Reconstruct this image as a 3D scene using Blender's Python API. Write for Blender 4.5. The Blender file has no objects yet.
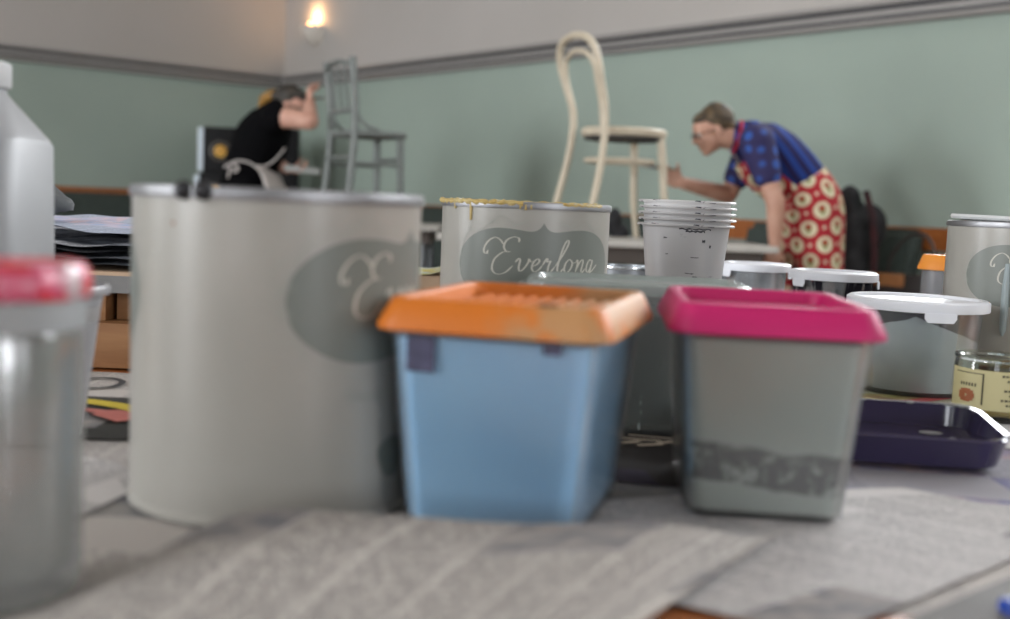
import bpy, bmesh, math, random
from mathutils import Vector, Matrix, Euler, noise
random.seed(4)
PI = math.pi
C = bpy.context.scene.collection
SC = bpy.context.scene
# ------------------------------------------------------------------ camera
H, TZ, F = 0.912, 0.733, 1130.0
DH = 0.007
PITCH, ROLL = math.atan(104.8 / F), 0.041
cam_d = bpy.data.cameras.new('camera'); cam = bpy.data.objects.new('camera', cam_d); C.objects.link(cam)
cam_d.sensor_width = 36; cam_d.lens = F / 1010 * 36; cam_d.clip_start = 0.02; cam_d.clip_end = 100
CR = Matrix.Rotation(PI / 2 - PITCH, 3, 'X') @ Matrix.Rotation(ROLL, 3, 'Z')
cam.matrix_world = Matrix.Translation((0, 0, H)) @ CR.to_4x4()
cam_d.dof.use_dof = True; cam_d.dof.focus_distance = 1.25; cam_d.dof.aperture_fstop = 4.5
SC.camera = cam
SC.view_settings.view_transform = 'Standard'; SC.view_settings.look = 'None'
SC.view_settings.gamma = 1; SC.view_settings.use_curve_mapping = False
SC.view_settings.exposure = -0.38
# ------------------------------------------------------------------ daylight
w = bpy.data.worlds.new('world'); SC.world = w; w.use_nodes = True
wb = w.node_tree.nodes['Background']; wb.inputs[0].default_value = (0.84, 0.91, 1, 1); wb.inputs[1].default_value = 2.2
# room frame: t runs along the right wall away from the far corner, s runs along the left wall away from it
CX, CY = -2.045, 10.2
BX, BY = 0.6394, -0.7688
AX, AY = -0.7688, -0.6394
def RM(t, s, z): return Vector((CX + t * BX + s * AX, CY + t * BY + s * AY, z))
RT, RS, RZ = 15.5, 9.5, 3.7
def area(name, t, s, z, dt, ds, dz, sx, sy, power, col):
    l = bpy.data.lights.new(name, 'AREA'); l.shape = 'RECTANGLE'; l.size = sx; l.size_y = sy; l.energy = power; l.color = col
    o = bpy.data.objects.new(name, l); C.objects.link(o); o.location = RM(t, s, z)
    d = RM(t + dt, s + ds, z + dz) - RM(t, s, z); o.rotation_euler = d.to_track_quat('-Z', 'Y').to_euler(); return o
SKYC = (0.94, 0.965, 1.0)
for i, s in enumerate((1.9, 4.5, 7.1)): area('window_daylight', RT + 0.35, s, 1.95, -1, 0, -0.05, 1.5, 1.9, (45, 190, 45)[i], SKYC)
for i, t in enumerate((6.5, 8.8, 11.1)): area('clerestory_daylight', t, -0.35, 2.75, 0, 1, -0.4, 1.7, 1.1, 200, SKYC)
for i, t in enumerate((3.5, 7.5, 11.5)): area('side_fill_light', t, RS + 0.35, 1.95, 0, -1, -0.05, 1.6, 1.9, (540, 350, 60)[i], SKYC)  # added lamps outside unseen side windows, to brighten the far walls

def ray(x, y): return CR @ Vector((x - 505, -(y - 309.5), -F))
def at(x, y, D): d = ray(x, y); return Vector((0, 0, H)) + d * (D / d.y)
def atz(x, y, z): d = ray(x, y); return Vector((0, 0, H)) + d * ((z - H) / d.z)

# ------------------------------------------------------------------ materials
def lin(h):
    if isinstance(h, str):
        c = [int(h[i:i + 2], 16) / 255 for i in (0, 2, 4)]
        return tuple([(v / 12.92 if v < .04045 else ((v + .055) / 1.055) ** 2.4) for v in c] + [1])
    return tuple(list(h) + [1])[:4]
def nm(name):
    m = bpy.data.materials.new(name); m.use_nodes = True
    nt = m.node_tree; b = nt.nodes['Principled BSDF']; return m, nt, b
def N(nt, t, **k):
    n = nt.nodes.new(t)
    for a, v in k.items(): setattr(n, a, v)
    return n
def L(nt, a, b): nt.links.new(a, b)
def mathn(nt, op, a, b=None, c=None):
    n = N(nt, 'ShaderNodeMath', operation=op)
    for i, v in enumerate((a, b, c)):
        if v is None: continue
        if isinstance(v, (int, float)): n.inputs[i].default_value = v
        else: L(nt, v, n.inputs[i])
    return n.outputs[0]
def mixc(nt, f, a, b):
    n = N(nt, 'ShaderNodeMix', data_type='RGBA')
    if isinstance(f, (int, float)): n.inputs[0].default_value = f
    else: L(nt, f, n.inputs[0])
    for i, v in ((6, a), (7, b)):
        if isinstance(v, (tuple, str)): n.inputs[i].default_value = lin(v)
        else: L(nt, v, n.inputs[i])
    return n.outputs[2]
def noisen(nt, scale, detail=3, vec=None, rough=.5, dist=0):
    n = N(nt, 'ShaderNodeTexNoise'); n.inputs['Scale'].default_value = scale; n.inputs['Detail'].default_value = detail
    n.inputs['Roughness'].default_value = rough; n.inputs['Distortion'].default_value = dist
    if vec is not None: L(nt, vec, n.inputs['Vector'])
    return n.outputs['Fac']
def ramp(nt, fac, lo, hi):
    n = N(nt, 'ShaderNodeMapRange'); n.inputs[1].default_value = lo; n.inputs[2].default_value = hi; n.clamp = True
    L(nt, fac, n.inputs[0]); return n.outputs[0]
def obj_co(nt, kind='Object'):
    return N(nt, 'ShaderNodeTexCoord').outputs[kind]
def mat(name, col, rough=.5, col2=None, scale=8, metal=0, bump=0, bscale=60, spec=.5, emit=None, estr=0, trans=0, ior=1.45, detail=4, lo=.35, hi=.65, sss=0, coat=0):
    m, nt, b = nm(name)
    b.inputs['Base Color'].default_value = lin(col); b.inputs['Roughness'].default_value = rough
    b.inputs['Metallic'].default_value = metal; b.inputs['Specular IOR Level'].default_value = spec
    b.inputs['Transmission Weight'].default_value = trans; b.inputs['IOR'].default_value = ior
    b.inputs['Coat Weight'].default_value = coat
    co = obj_co(nt)
    if col2: L(nt, mixc(nt, ramp(nt, noisen(nt, scale, detail, co), lo, hi), col, col2), b.inputs['Base Color'])
    if bump:
        bn = N(nt, 'ShaderNodeBump'); bn.inputs['Strength'].default_value = bump; bn.inputs['Distance'].default_value = .002
        L(nt, noisen(nt, bscale, 3, co), bn.inputs['Height']); L(nt, bn.outputs[0], b.inputs['Normal'])
    if emit: b.inputs['Emission Color'].default_value = lin(emit); b.inputs['Emission Strength'].default_value = estr
    if sss: b.inputs['Subsurface Weight'].default_value = sss; b.inputs['Subsurface Radius'].default_value = (.01, .004, .002)
    return m
def plastic(name, col, clear=.5, rough=.25, gloss=.12, streak=None, sscale=(30, 30, 6), slo=.56, shi=.62):
    """thin translucent plastic: part clear, part milky, with a gloss on top; optional dried paint streaks"""
    m = bpy.data.materials.new(name); m.use_nodes = True; nt = m.node_tree
    for n in list(nt.nodes):
        if n.type == 'BSDF_PRINCIPLED': nt.nodes.remove(n)
    out = [n for n in nt.nodes if n.type == 'OUTPUT_MATERIAL'][0]
    tr = N(nt, 'ShaderNodeBsdfTransparent'); di = N(nt, 'ShaderNodeBsdfDiffuse'); di.inputs[0].default_value = lin(col)
    tl = N(nt, 'ShaderNodeBsdfTranslucent'); tl.inputs[0].default_value = lin(col)
    gl = N(nt, 'ShaderNodeBsdfGlossy'); gl.inputs['Roughness'].default_value = rough
    m0 = N(nt, 'ShaderNodeMixShader'); m0.inputs[0].default_value = .4; L(nt, di.outputs[0], m0.inputs[1]); L(nt, tl.outputs[0], m0.inputs[2])
    m1 = N(nt, 'ShaderNodeMixShader'); m1.inputs[0].default_value = clear; L(nt, m0.outputs[0], m1.inputs[1]); L(nt, tr.outputs[0], m1.inputs[2])
    fr = N(nt, 'ShaderNodeFresnel'); fr.inputs[0].default_value = 1.45
    m2 = N(nt, 'ShaderNodeMixShader'); L(nt, mathn(nt, 'MINIMUM', mathn(nt, 'ADD', mathn(nt, 'MULTIPLY', fr.outputs[0], .6), gloss * .3), .6), m2.inputs[0]); L(nt, m1.outputs[0], m2.inputs[1]); L(nt, gl.outputs[0], m2.inputs[2])
    last = m2.outputs[0]
    if streak:
        mp = N(nt, 'ShaderNodeMapping'); L(nt, obj_co(nt), mp.inputs[0]); mp.inputs['Scale'].default_value = sscale
        f = ramp(nt, noisen(nt, 1, 5, mp.outputs[0], .6), slo, shi)
        sd = N(nt, 'ShaderNodeBsdfDiffuse'); sd.inputs[0].default_value = lin(streak)
        m3 = N(nt, 'ShaderNodeMixShader'); L(nt, f, m3.inputs[0]); L(nt, last, m3.inputs[1]); L(nt, sd.outputs[0], m3.inputs[2]); last = m3.outputs[0]
    L(nt, last, out.inputs[0]); return m
def wood(name, a, b_, sc=(3, 40, 40), rough=.5):
    m, nt, b = nm(name); mp = N(nt, 'ShaderNodeMapping'); L(nt, obj_co(nt), mp.inputs[0]); mp.inputs['Scale'].default_value = sc
    f = noisen(nt, 1.5, 5, mp.outputs[0], .6, .6)
    L(nt, mixc(nt, ramp(nt, f, .3, .7), a, b_), b.inputs['Base Color']); b.inputs['Roughness'].default_value = rough
    bn = N(nt, 'ShaderNodeBump'); bn.inputs['Strength'].default_value = .15; bn.inputs['Distance'].default_value = .001; L(nt, f, bn.inputs['Height']); L(nt, bn.outputs[0], b.inputs['Normal'])
    return m
def newsprint(name, paper='b4aea8', ink='4a4a4c', col=.05, line=.0029, photo='6a6a70', photo2='9a948e', pamt=.5, seed=0, dens=.5, tint=None, tamt=0):
    """printed page from UV (metres): columns of broken text lines, headline bars, half-tone picture areas"""
    m, nt, b = nm(name); b.inputs['Roughness'].default_value = .8; b.inputs['Specular IOR Level'].default_value = .15
    uv = obj_co(nt, 'UV'); sp = N(nt, 'ShaderNodeSeparateXYZ'); L(nt, uv, sp.inputs[0]); U, V = sp.outputs[0], sp.outputs[1]
    cu = mathn(nt, 'FRACT', mathn(nt, 'DIVIDE', mathn(nt, 'ADD', U, 5 + seed * .013), col))
    colm = mathn(nt, 'MULTIPLY', mathn(nt, 'GREATER_THAN', cu, .035), mathn(nt, 'LESS_THAN', cu, .965))
    ln = mathn(nt, 'DIVIDE', mathn(nt, 'ADD', V, 5), line)
    lm = mathn(nt, 'LESS_THAN', mathn(nt, 'FRACT', ln), .55)
    cv = N(nt, 'ShaderNodeCombineXYZ'); L(nt, mathn(nt, 'MULTIPLY', U, 400), cv.inputs[0]); L(nt, mathn(nt, 'MULTIPLY', mathn(nt, 'FLOOR', ln), 7.3), cv.inputs[1])
    words = mathn(nt, 'GREATER_THAN', noisen(nt, 1, 1, cv.outputs[0]), .44)
    txt = mathn(nt, 'MULTIPLY', mathn(nt, 'MULTIPLY', colm, lm), words)
    cb = N(nt, 'ShaderNodeCombineXYZ')
    L(nt, mathn(nt, 'MULTIPLY', mathn(nt, 'FLOOR', mathn(nt, 'DIVIDE', mathn(nt, 'ADD', U, 5 + seed * .013), col * 2)), 3.7), cb.inputs[0])
    L(nt, mathn(nt, 'MULTIPLY', mathn(nt, 'FLOOR', mathn(nt, 'DIVIDE', mathn(nt, 'ADD', V, 5), line * 22)), 5.3), cb.inputs[1]); cb.inputs[2].default_value = seed * 1.7
    wn = N(nt, 'ShaderNodeTexWhiteNoise', noise_dimensions='3D'); L(nt, cb.outputs[0], wn.inputs['Vector'])
    block = wn.outputs['Value']
    isphoto = mathn(nt, 'LESS_THAN', block, pamt * .5)
    blank = mathn(nt, 'GREATER_THAN', block, .85)
    ph = mixc(nt, ramp(nt, noisen(nt, 38, 3, uv, .6), .35, .65), photo, photo2)
    c = mixc(nt, mathn(nt, 'MULTIPLY', mathn(nt, 'MULTIPLY', txt, mathn(nt, 'SUBTRACT', 1, blank)), dens), paper, ink)
    c = mixc(nt, isphoto, c, ph)
    if tint: c = mixc(nt, mathn(nt, 'MULTIPLY', ramp(nt, noisen(nt, 14, 2, uv), .5, .6), tamt), c, tint)
    L(nt, c, b.inputs['Base Color']); return m

M = {}
def skinmat(): return mat('skin', 'c49a88', .5, 'b88a78', 20, sss=.05)
# ------------------------------------------------------------------ mesh builder
class MB:
    def __init__(s): s.bm = bmesh.new(); s.uv = None
    def box(s, c, size, rz=0, rx=0, ry=0, bev=0):
        r = bmesh.ops.create_cube(s.bm, size=1, matrix=Matrix.Translation(c) @ Euler((rx, ry, rz)).to_matrix().to_4x4() @ Matrix.Diagonal((*size, 1)))
        if bev:
            es = list({e for v in r['verts'] for e in v.link_edges}); bmesh.ops.bevel(s.bm, geom=es, offset=bev, segments=2, affect='EDGES', profile=.6)
        return s
    def loft(s, rings, cap0=True, cap1=True, closed=True, loop=False):
        vr = [[s.bm.verts.new(p) for p in r] for r in rings]
        n = len(vr[0]); m = len(vr)
        for i in range(m if loop else m - 1):
            a, b = vr[i], vr[(i + 1) % m]
            for j in range(n if closed else n - 1):
                k = (j + 1) % n
                try: s.bm.faces.new((a[j], a[k], b[k], b[j]))
                except ValueError: pass
        if not loop:
            if cap0: s.bm.faces.new(list(reversed(vr[0])))
            if cap1: s.bm.faces.new(vr[-1])
        return s
    def lathe(s, prof, n=48, c=(0, 0, 0), cap0=True, cap1=True, loop=False, a0=0, a1=2 * PI):
        full = abs(a1 - a0 - 2 * PI) < 1e-6; k = n if full else n + 1
        rings = [[(c[0] + max(r, 1e-4) * math.cos(a0 + (a1 - a0) * i / n), c[1] + max(r, 1e-4) * math.sin(a0 + (a1 - a0) * i / n), c[2] + z) for i in range(k)] for r, z in prof]
        return s.loft(rings, cap0, cap1, closed=full, loop=loop)
    def tube(s, pts, r, n=10, flat=1.0, up=None, cap=True):
        pts = [Vector(p) for p in pts]; m = len(pts); rr = r if isinstance(r, (list, tuple)) else [r] * m
        rings = []; prev = None
        for i, p in enumerate(pts):
            t = (pts[min(i + 1, m - 1)] - pts[max(i - 1, 0)]).normalized()
            if prev is None: a = t.cross(Vector(up) if up else (Vector((0, 0, 1)) if abs(t.z) < .9 else Vector((0, 1, 0)))).normalized()
            else: a = (prev - t * prev.dot(t)).normalized()
            prev = a; b = t.cross(a)
            rings.append([p + a * rr[i] * math.cos(2 * PI * j / n) + b * rr[i] * flat * math.sin(2 * PI * j / n) for j in range(n)])
        return s.loft(rings, cap, cap)
    def ell(s, c, rad, rot=None, seg=20):
        mt = Matrix.Translation(c) @ ((rot.to_4x4()) if rot is not None else Matrix.Identity(4)) @ Matrix.Diagonal((*rad, 1))
        bmesh.ops.create_uvsphere(s.bm, u_segments=seg, v_segments=seg // 2 + 2, radius=1, matrix=mt); return s
    def cap(s, p0, p1, r0, r1, n=14):
        p0, p1 = Vector(p0), Vector(p1); d = (p1 - p0); t = d.normalized() if d.length > 1e-6 else Vector((0, 0, 1))
        pts, rs = [], []
        for k in range(5): a = PI / 2 * (1 - k / 4.0) ; pts.append(p0 - t * r0 * math.sin(a)); rs.append(max(r0 * math.cos(a), 1e-4))
        for k in range(5): a = PI / 2 * (k / 4.0); pts.append(p1 + t * r1 * math.sin(a)); rs.append(max(r1 * math.cos(a), 1e-4))
        return s.tube(pts, rs, n)
    def build(s, name, m, parent=None, smooth=True, uvs=False, auto=35, solid=0, sub=0):
        me = bpy.data.meshes.new(name); bmesh.ops.remove_doubles(s.bm, verts=s.bm.verts, dist=1e-6)
        bmesh.ops.recalc_face_normals(s.bm, faces=s.bm.faces); s.bm.to_mesh(me); s.bm.free()
        return link(name, me, m, parent, smooth, auto, solid, sub)
def link(name, me, m, parent=None, smooth=True, auto=35, solid=0, sub=0):
    o = bpy.data.objects.new(name, me); C.objects.link(o)
    if m: me.materials.append(m)
    if smooth:
        me.polygons.foreach_set('use_smooth', [True] * len(me.polygons))
        if auto: me.set_sharp_from_angle(angle=math.radians(auto))
    if parent: o.parent = parent
    if solid:
        md = o.modifiers.new('solid', 'SOLIDIFY'); md.thickness = solid; md.offset = 0
    if sub:
        md = o.modifiers.new('sub', 'SUBSURF'); md.levels = sub; md.render_levels = sub
    return o
def thing(name, label, cat, loc=(0, 0, 0), rz=0, group=None):
    o = bpy.data.objects.new(name, None); C.objects.link(o); o.location = loc; o.rotation_euler = (0, 0, rz); o.empty_display_size = .05
    return tag(o, label, cat, group)
def tag(o, label, cat, group=None):
    o['label'] = label; o['category'] = cat
    if group: o['group'] = group
    return o
def st(o, label=None):
    o['kind'] = 'structure'
    if label: o['label'] = label
    return o
def rrect(w_, d, r, z, n=6, cx=0, cy=0, tilt=0):
    pts = []
    for qx, qy, a0 in ((1, 1, 0), (-1, 1, 90), (-1, -1, 180), (1, -1, 270)):
        for k in range(n + 1):
            a = math.radians(a0 + 90 * k / n)
            pts.append((cx + qx * (w_ / 2 - r) + r * math.cos(a), cy + qy * (d / 2 - r) + r * math.sin(a), z))
    return pts
def crom(pts, k=8):
    P = [Vector(p) for p in pts]; P = [P[0] * 2 - P[1]] + P + [P[-1] * 2 - P[-2]]; out = []
    for i in range(1, len(P) - 2):
        for j in range(k):
            t = j / k; a, b, c, d = P[i - 1], P[i], P[i + 1], P[i + 2]
            out.append(.5 * ((2 * b) + (c - a) * t + (2 * a - 5 * b + 4 * c - d) * t * t + (3 * b - a - 3 * c + d) * t ** 3))
    out.append(P[-2]); return out

# ================================================================== ROOM
M['green'] = mat('green_wall_paint', '9caaa0', .75, '94a298', .8, bump=.05, bscale=120)
M['cream'] = mat('cream_wall_paint', 'b5b0ac', .8, 'aea9a4', .6)
M['rail'] = mat('grey_rail_paint', '928f8c', .45)
M['groove_shade'] = mat('rail_groove_shade', '38383b', .5)
M['ceil'] = mat('ceiling_paint', 'd8d4cc', .9)
M['floor'] = wood('floor_boards', '6b4a30', '54381f', (2, 14, 14), .4)
M['frame'] = mat('white_window_paint', 'd8d8d4', .5)
mg = plastic('window_glass', 'ffffff', .97, .02, .02); M['glass_pane'] = mg
RAILZ = 1.902
def rbox(mb, t0, t1, s0, s1, z0, z1):
    p = [RM(t, s, z) for z in (z0, z1) for t, s in ((t0, s0), (t1, s0), (t1, s1), (t0, s1))]
    v = [mb.bm.verts.new(q) for q in p]
    for f in ((3, 2, 1, 0), (4, 5, 6, 7), (0, 1, 5, 4), (1, 2, 6, 5), (2, 3, 7, 6), (3, 0, 4, 7)): mb.bm.faces.new([v[i] for i in f])
def wall(name, axis, at_, length, opens, label, thick=.2):
    """axis 't': wall runs along t at s=at_; axis 's': runs along s at t=at_. opens: (a0,a1,z0,z1)"""
    def bx(mb, a0, a1, z0, z1):
        if a1 - a0 < 1e-4 or z1 - z0 < 1e-4: return
        sg = -1 if at_ <= 0 else 1
        if axis == 't': rbox(mb, a0, a1, *sorted((at_, at_ + sg * thick)), z0, z1)
        else: rbox(mb, *sorted((at_, at_ + sg * thick)), a0, a1, z0, z1)
    lo, up = MB(), MB()
    for mb, za, zb in ((lo, 0, RAILZ), (up, RAILZ, RZ)):
        x = -thick
        for a0, a1, z0, z1 in sorted(opens):
            bx(mb, x, a0, za, zb)
            bx(mb, a0, a1, za, min(max(z0, za), zb)); bx(mb, a0, a1, max(min(z1, zb), za), zb); x = a1
        bx(mb, x, length + thick, za, zb)
    o = st(lo.build(name, M['green'], None, False), label)
    up.build('upper_wall', M['cream'], o, False)
    return o
# opposite walls carry the windows that light the room
cler = [(5.65, 7.35, 2.08, 3.35), (7.95, 9.65, 2.08, 3.35), (10.25, 11.95, 2.08, 3.35)]
rearw = [(1.1, 2.7, 1.0, 2.9), (3.7, 5.3, 1.0, 2.9), (6.3, 7.9, 1.0, 2.9)]
sidew = [(2.6, 4.4, 1.0, 2.9), (6.6, 8.4, 1.0, 2.9), (10.6, 12.4, 1.0, 2.9)]
wall('wall_right', 't', 0, RT, cler, 'sage green wall with cream upper part behind the white bentwood chair')
wall('wall_left', 's', 0, RS, [], 'sage green wall with cream upper part behind the woman in black')
wall('wall_rear', 's', RT, RS, rearw, 'windowed wall behind the viewer')
wall('wall_front', 't', RS, RT, sidew, 'windowed wall on the open side of the hall')
mb = MB(); rbox(mb, -.2, RT + .2, -.2, RS + .2, -.1, 0); st(mb.build('floor', M['floor'], None, False))
mb = MB(); rbox(mb, -.2, RT + .2, -.2, RS + .2, RZ, RZ + .1); st(mb.build('ceiling', M['ceil'], None, False))
wi = 0
def window(axis, at_, o, bars):
    global wi
    wi += 1; a0, a1, z0, z1 = o; sg = -1 if at_ <= 0 else 1; w0, w1 = sorted((at_ + sg * .06, at_ + sg * .12))
    def bx(mb, a, b, z, y, p0=w0, p1=w1):
        (rbox(mb, a, b, p0, p1, z, y) if axis == 't' else rbox(mb, p0, p1, a, b, z, y))
    f = MB(); g = .05
    bx(f, a0, a1, z0, z0 + g); bx(f, a0, a1, z1 - g, z1); bx(f, a0, a0 + g, z0 + g, z1 - g); bx(f, a1 - g, a1, z0 + g, z1 - g)
    nx, nz = bars
    xs = [a0 + (a1 - a0) * k / nx for k in range(nx + 1)]; zs = [z0 + (z1 - z0) * k / nz for k in range(nz + 1)]
    for x in xs[1:-1]: bx(f, x - .018, x + .018, z0 + g, z1 - g)
    for z in zs[1:-1]:
        for i in range(nx): bx(f, xs[i] + .02, xs[i + 1] - .02, z - .018, z + .018)
    fo = st(f.build('window_%d' % wi, M['frame'], None, False), 'white framed window')
    for i in range(nx):
        for j in range(nz):
            p = MB(); mid = (w0 + w1) / 2; bx(p, xs[i] + .02, xs[i + 1] - .02, zs[j] + .02, zs[j + 1] - .02, mid - .003, mid + .003); p.build('pane', M['glass_pane'], fo, False)
for o in cler: window('t', 0, o, (4, 1))
for o in rearw: window('s', RT, o, (2, 3))
for o in sidew: window('t', RS, o, (2, 3))
# dado rail with stepped profile (t wall and s wall)
PROF = [(0, .075), (.035, .075), (.042, .064), (.042, .050), (.026, .044), (.022, .024), (.030, .018), (.030, -.014), (.022, -.022), (.040, -.030), (.046, -.042), (.040, -.056), (0, -.062)]
def rail(name, fn, length, label):
    mb = MB(); mb.loft([[fn(a, d, RAILZ + z * .9) for d, z in PROF] for a in (0.0, length)]); o = st(mb.build(name, M['rail'], None, False), label)
    for z, d in ((.032, .0285), (-.017, .0335)):
        g = MB(); g.loft([[fn(a, dd, RAILZ + zz) for dd, zz in ((d - .02, z + .009), (d, z + .009), (d, z - .009), (d - .02, z - .009))] for a in (0.05, length - .05)]); g.build('groove_shade_strip', M['groove_shade'], o, False)  # dark strips put the shade of the rail's grooves into colour
rail('trim_1', lambda a, d, z: RM(a, d, z), RT, 'grey moulded rail along the right wall')
rail('trim_2', lambda a, d, z: RM(d, a, z), RS, 'grey moulded rail along the left wall')
mb = MB(); rbox(mb, 0, RT, 0, .02, 0, .14); st(mb.build('baseboard_right', M['rail'], None, False))
mb = MB(); rbox(mb, 0, .02, .02, RS, 0, .14); st(mb.build('baseboard_left', M['rail'], None, False))
# pilaster seam on upper right wall
# ---- benches
M['oak'] = wood('orange_oak', 'a5632f', '87481d', (3, 30, 30), .35)
M['bench'] = mat('dark_green_upholstery', '3a443f', .7, '333c38', 30, bump=.2, bscale=300)
def bench(name, fn, a0, a1, label, rot, cushions, clabel, group, topz=.885):
    b = thing(name, label, 'bench', RM(0, 0, 0))
    inv = Matrix.Translation(-RM(0, 0, 0))
    def q(mb, x0, x1, d0, d1, z0, z1):
        p = [fn(x, d, z) - RM(0, 0, 0) for z in (z0, z1) for x, d in ((x0, d0), (x1, d0), (x1, d1), (x0, d1))]
        v = [mb.bm.verts.new(k) for k in p]
        for f in ((3, 2, 1, 0), (4, 5, 6, 7), (0, 1, 5, 4), (1, 2, 6, 5), (2, 3, 7, 6), (3, 0, 4, 7)): mb.bm.faces.new([v[i] for i in f])
        return mb
    q(MB(), a0, a1, .03, .055, topz - .105, topz).build('back_rail', M['oak'], b, False)
    q(MB(), a0, a1, .03, .52, .28, .31).build('seat_board', M['oak'], b, False)
    q(MB(), a0, a1, .44, .47, .0, .279).build('front_panel', M['oak'], b, False)
    for ci, (x0, x1) in enumerate(cushions):
        od = ('first', 'second', 'third', 'fourth', 'fifth', 'sixth', 'seventh')[ci]
        mb = q(MB(), x0, x1, .10, .56, .312, .43); bmesh.ops.bevel(mb.bm, geom=list(mb.bm.edges), offset=.03, segments=3, affect='EDGES')
        o = mb.build('seat_cushion', M['bench']); o.location = RM(0, 0, 0); tag(o, clabel[0] % od, 'cushion', group[0])
        mb = MB(); p = [fn(x, d, z) - RM(0, 0, 0) for z, dd in ((.435, .10), (.875, 0)) for x, d in ((x0, .06 + dd), (x1, .06 + dd), (x1, .17 + dd), (x0, .17 + dd))]
        v = [mb.bm.verts.new(k) for k in p]
        for f in ((3, 2, 1, 0), (4, 5, 6, 7), (0, 1, 5, 4), (1, 2, 6, 5), (2, 3, 7, 6), (3, 0, 4, 7)): mb.bm.faces.new([v[i] for i in f])
        bmesh.ops.bevel(mb.bm, geom=list(mb.bm.edges), offset=.035, segments=3, affect='EDGES')
        o = mb.build('back_cushion', M['bench']); o.location = RM(0, 0, 0); tag(o, clabel[1] % od, 'cushion', group[1])
bench('wall_bench', lambda a, d, z: RM(a, d, z), 1.4, 12, 'long orange wood wall bench under the green wall on the chairs side', 0,
      [(1.45 + .86 * k, 2.27 + .86 * k) for k in (0, 1, 2, 3)] + [(5.35, 6.34)],
      ('%s dark green seat cushion from the corner, on the bench along the right wall', '%s dark green back cushion from the corner, leaning along the right wall'), ('seat cushions on the right wall bench', 'back cushions on the right wall bench'))
bench('wall_bench', lambda a, d, z: RM(d, a, z), 1.30, 9, 'orange wood bench along the left wall beyond the newspapers', 0,
      [(1.33 + .86 * k, 2.16 + .86 * k) for k in range(7)],
      ('%s dark green seat cushion from the corner, on the bench along the left wall', '%s dark green back cushion from the corner, leaning along the left wall'), ('seat cushions on the left wall bench', 'back cushions on the left wall bench'), .915)
# ---- wall lamp
LP = RM(.545, 0, 2.35)
lamp = thing('wall_lamp', 'small half-bowl plaster uplight glowing warm near the corner', 'lamp', LP, math.atan2(BY, BX))
M['plaster'] = mat('lamp_plaster', 'd2cac0', .7); M['bulb'] = mat('bulb_glow', 'ffd9a0', .5, emit='ffb060', estr=14)
mb = MB(); prof = [(.125, .0), (.122, -.03), (.105, -.075), (.07, -.115), (.035, -.14), (.012, -.15)]
pin = [(.012, -.142), (.034, -.13), (.066, -.106), (.1, -.07), (.115, -.03), (.118, 0)]
mb.lathe(prof + pin, 24, (0, 0, .0), a0=-PI, a1=0, cap0=False, cap1=False, loop=True); mb.build('bowl', M['plaster'], lamp)
MB().box((0, -.006, -.05), (.2, .01, .14)).build('back_plate', M['plaster'], lamp)
MB().ell((0, -.055, -.012), (.026, .026, .04)).build('bulb', M['bulb'], lamp)
pl = bpy.data.lights.new('lamp_light', 'POINT'); pl.energy = 4; pl.color = (1, .58, .28); pl.shadow_soft_size = .03
po = bpy.data.objects.new('lamp_light', pl); C.objects.link(po); po.location = RM(.545, .065, 2.43)
# fix: local -Y must point into the room (towards +s)
lamp.rotation_euler = (0, 0, math.atan2(AY, AX) + PI / 2); lamp.scale = (1.1, 1.1, 1.1)

# ================================================================== FURNITURE
M['tablewood'] = wood('orange_table_wood', 'a4622e', '8a4a20', (4, 26, 26), .4)
M['steel'] = mat('steel_grey', '808489', .35, metal=.8)
def table(label, x0, x1, y0, y1, z, topm, edgem, rz=0, loc=None, skirt=0):
    cx, cy = (x0 + x1) / 2, (y0 + y1) / 2; w_, d = x1 - x0, y1 - y0
    t = thing('table', label, 'table', (cx, cy, 0), rz)
    MB().box((0, 0, z - .0125), (w_, d, .025), bev=.003).build('tabletop', topm, t, False)
    MB().box((0, 0, z - .058), (w_ - .1, d - .12, .065)).build('apron', edgem, t, False)
    for sx in (-1, 1):
        for sy in (-1, 1): MB().tube([(sx * (w_ / 2 - .08), sy * (d / 2 - .09), 0), (sx * (w_ / 2 - .08), sy * (d / 2 - .09), z - .091)], .017).build('leg', M['steel'], t)
    return t
table('orange wood worktable under the paint pots and newspapers', -1.0, 1.05, -.35, 1.95, TZ, M['tablewood'], M['tablewood'])
M['paper_top'] = mat('pale_table_cover', 'b4b1aa', .7, 'a29f98', 6); M['brown_edge'] = mat('dark_brown_edge', '4c443e', .6)
FT = .79
table('pale topped table carrying the white bentwood chair', -.28, 1.06, 4.42, 5.18, FT, M['paper_top'], M['brown_edge'])
table('grey topped table carrying the grey spindle chair', -1.12, -.35, 5.65, 6.4, FT, M['paper_top'], M['brown_edge'])
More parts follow.
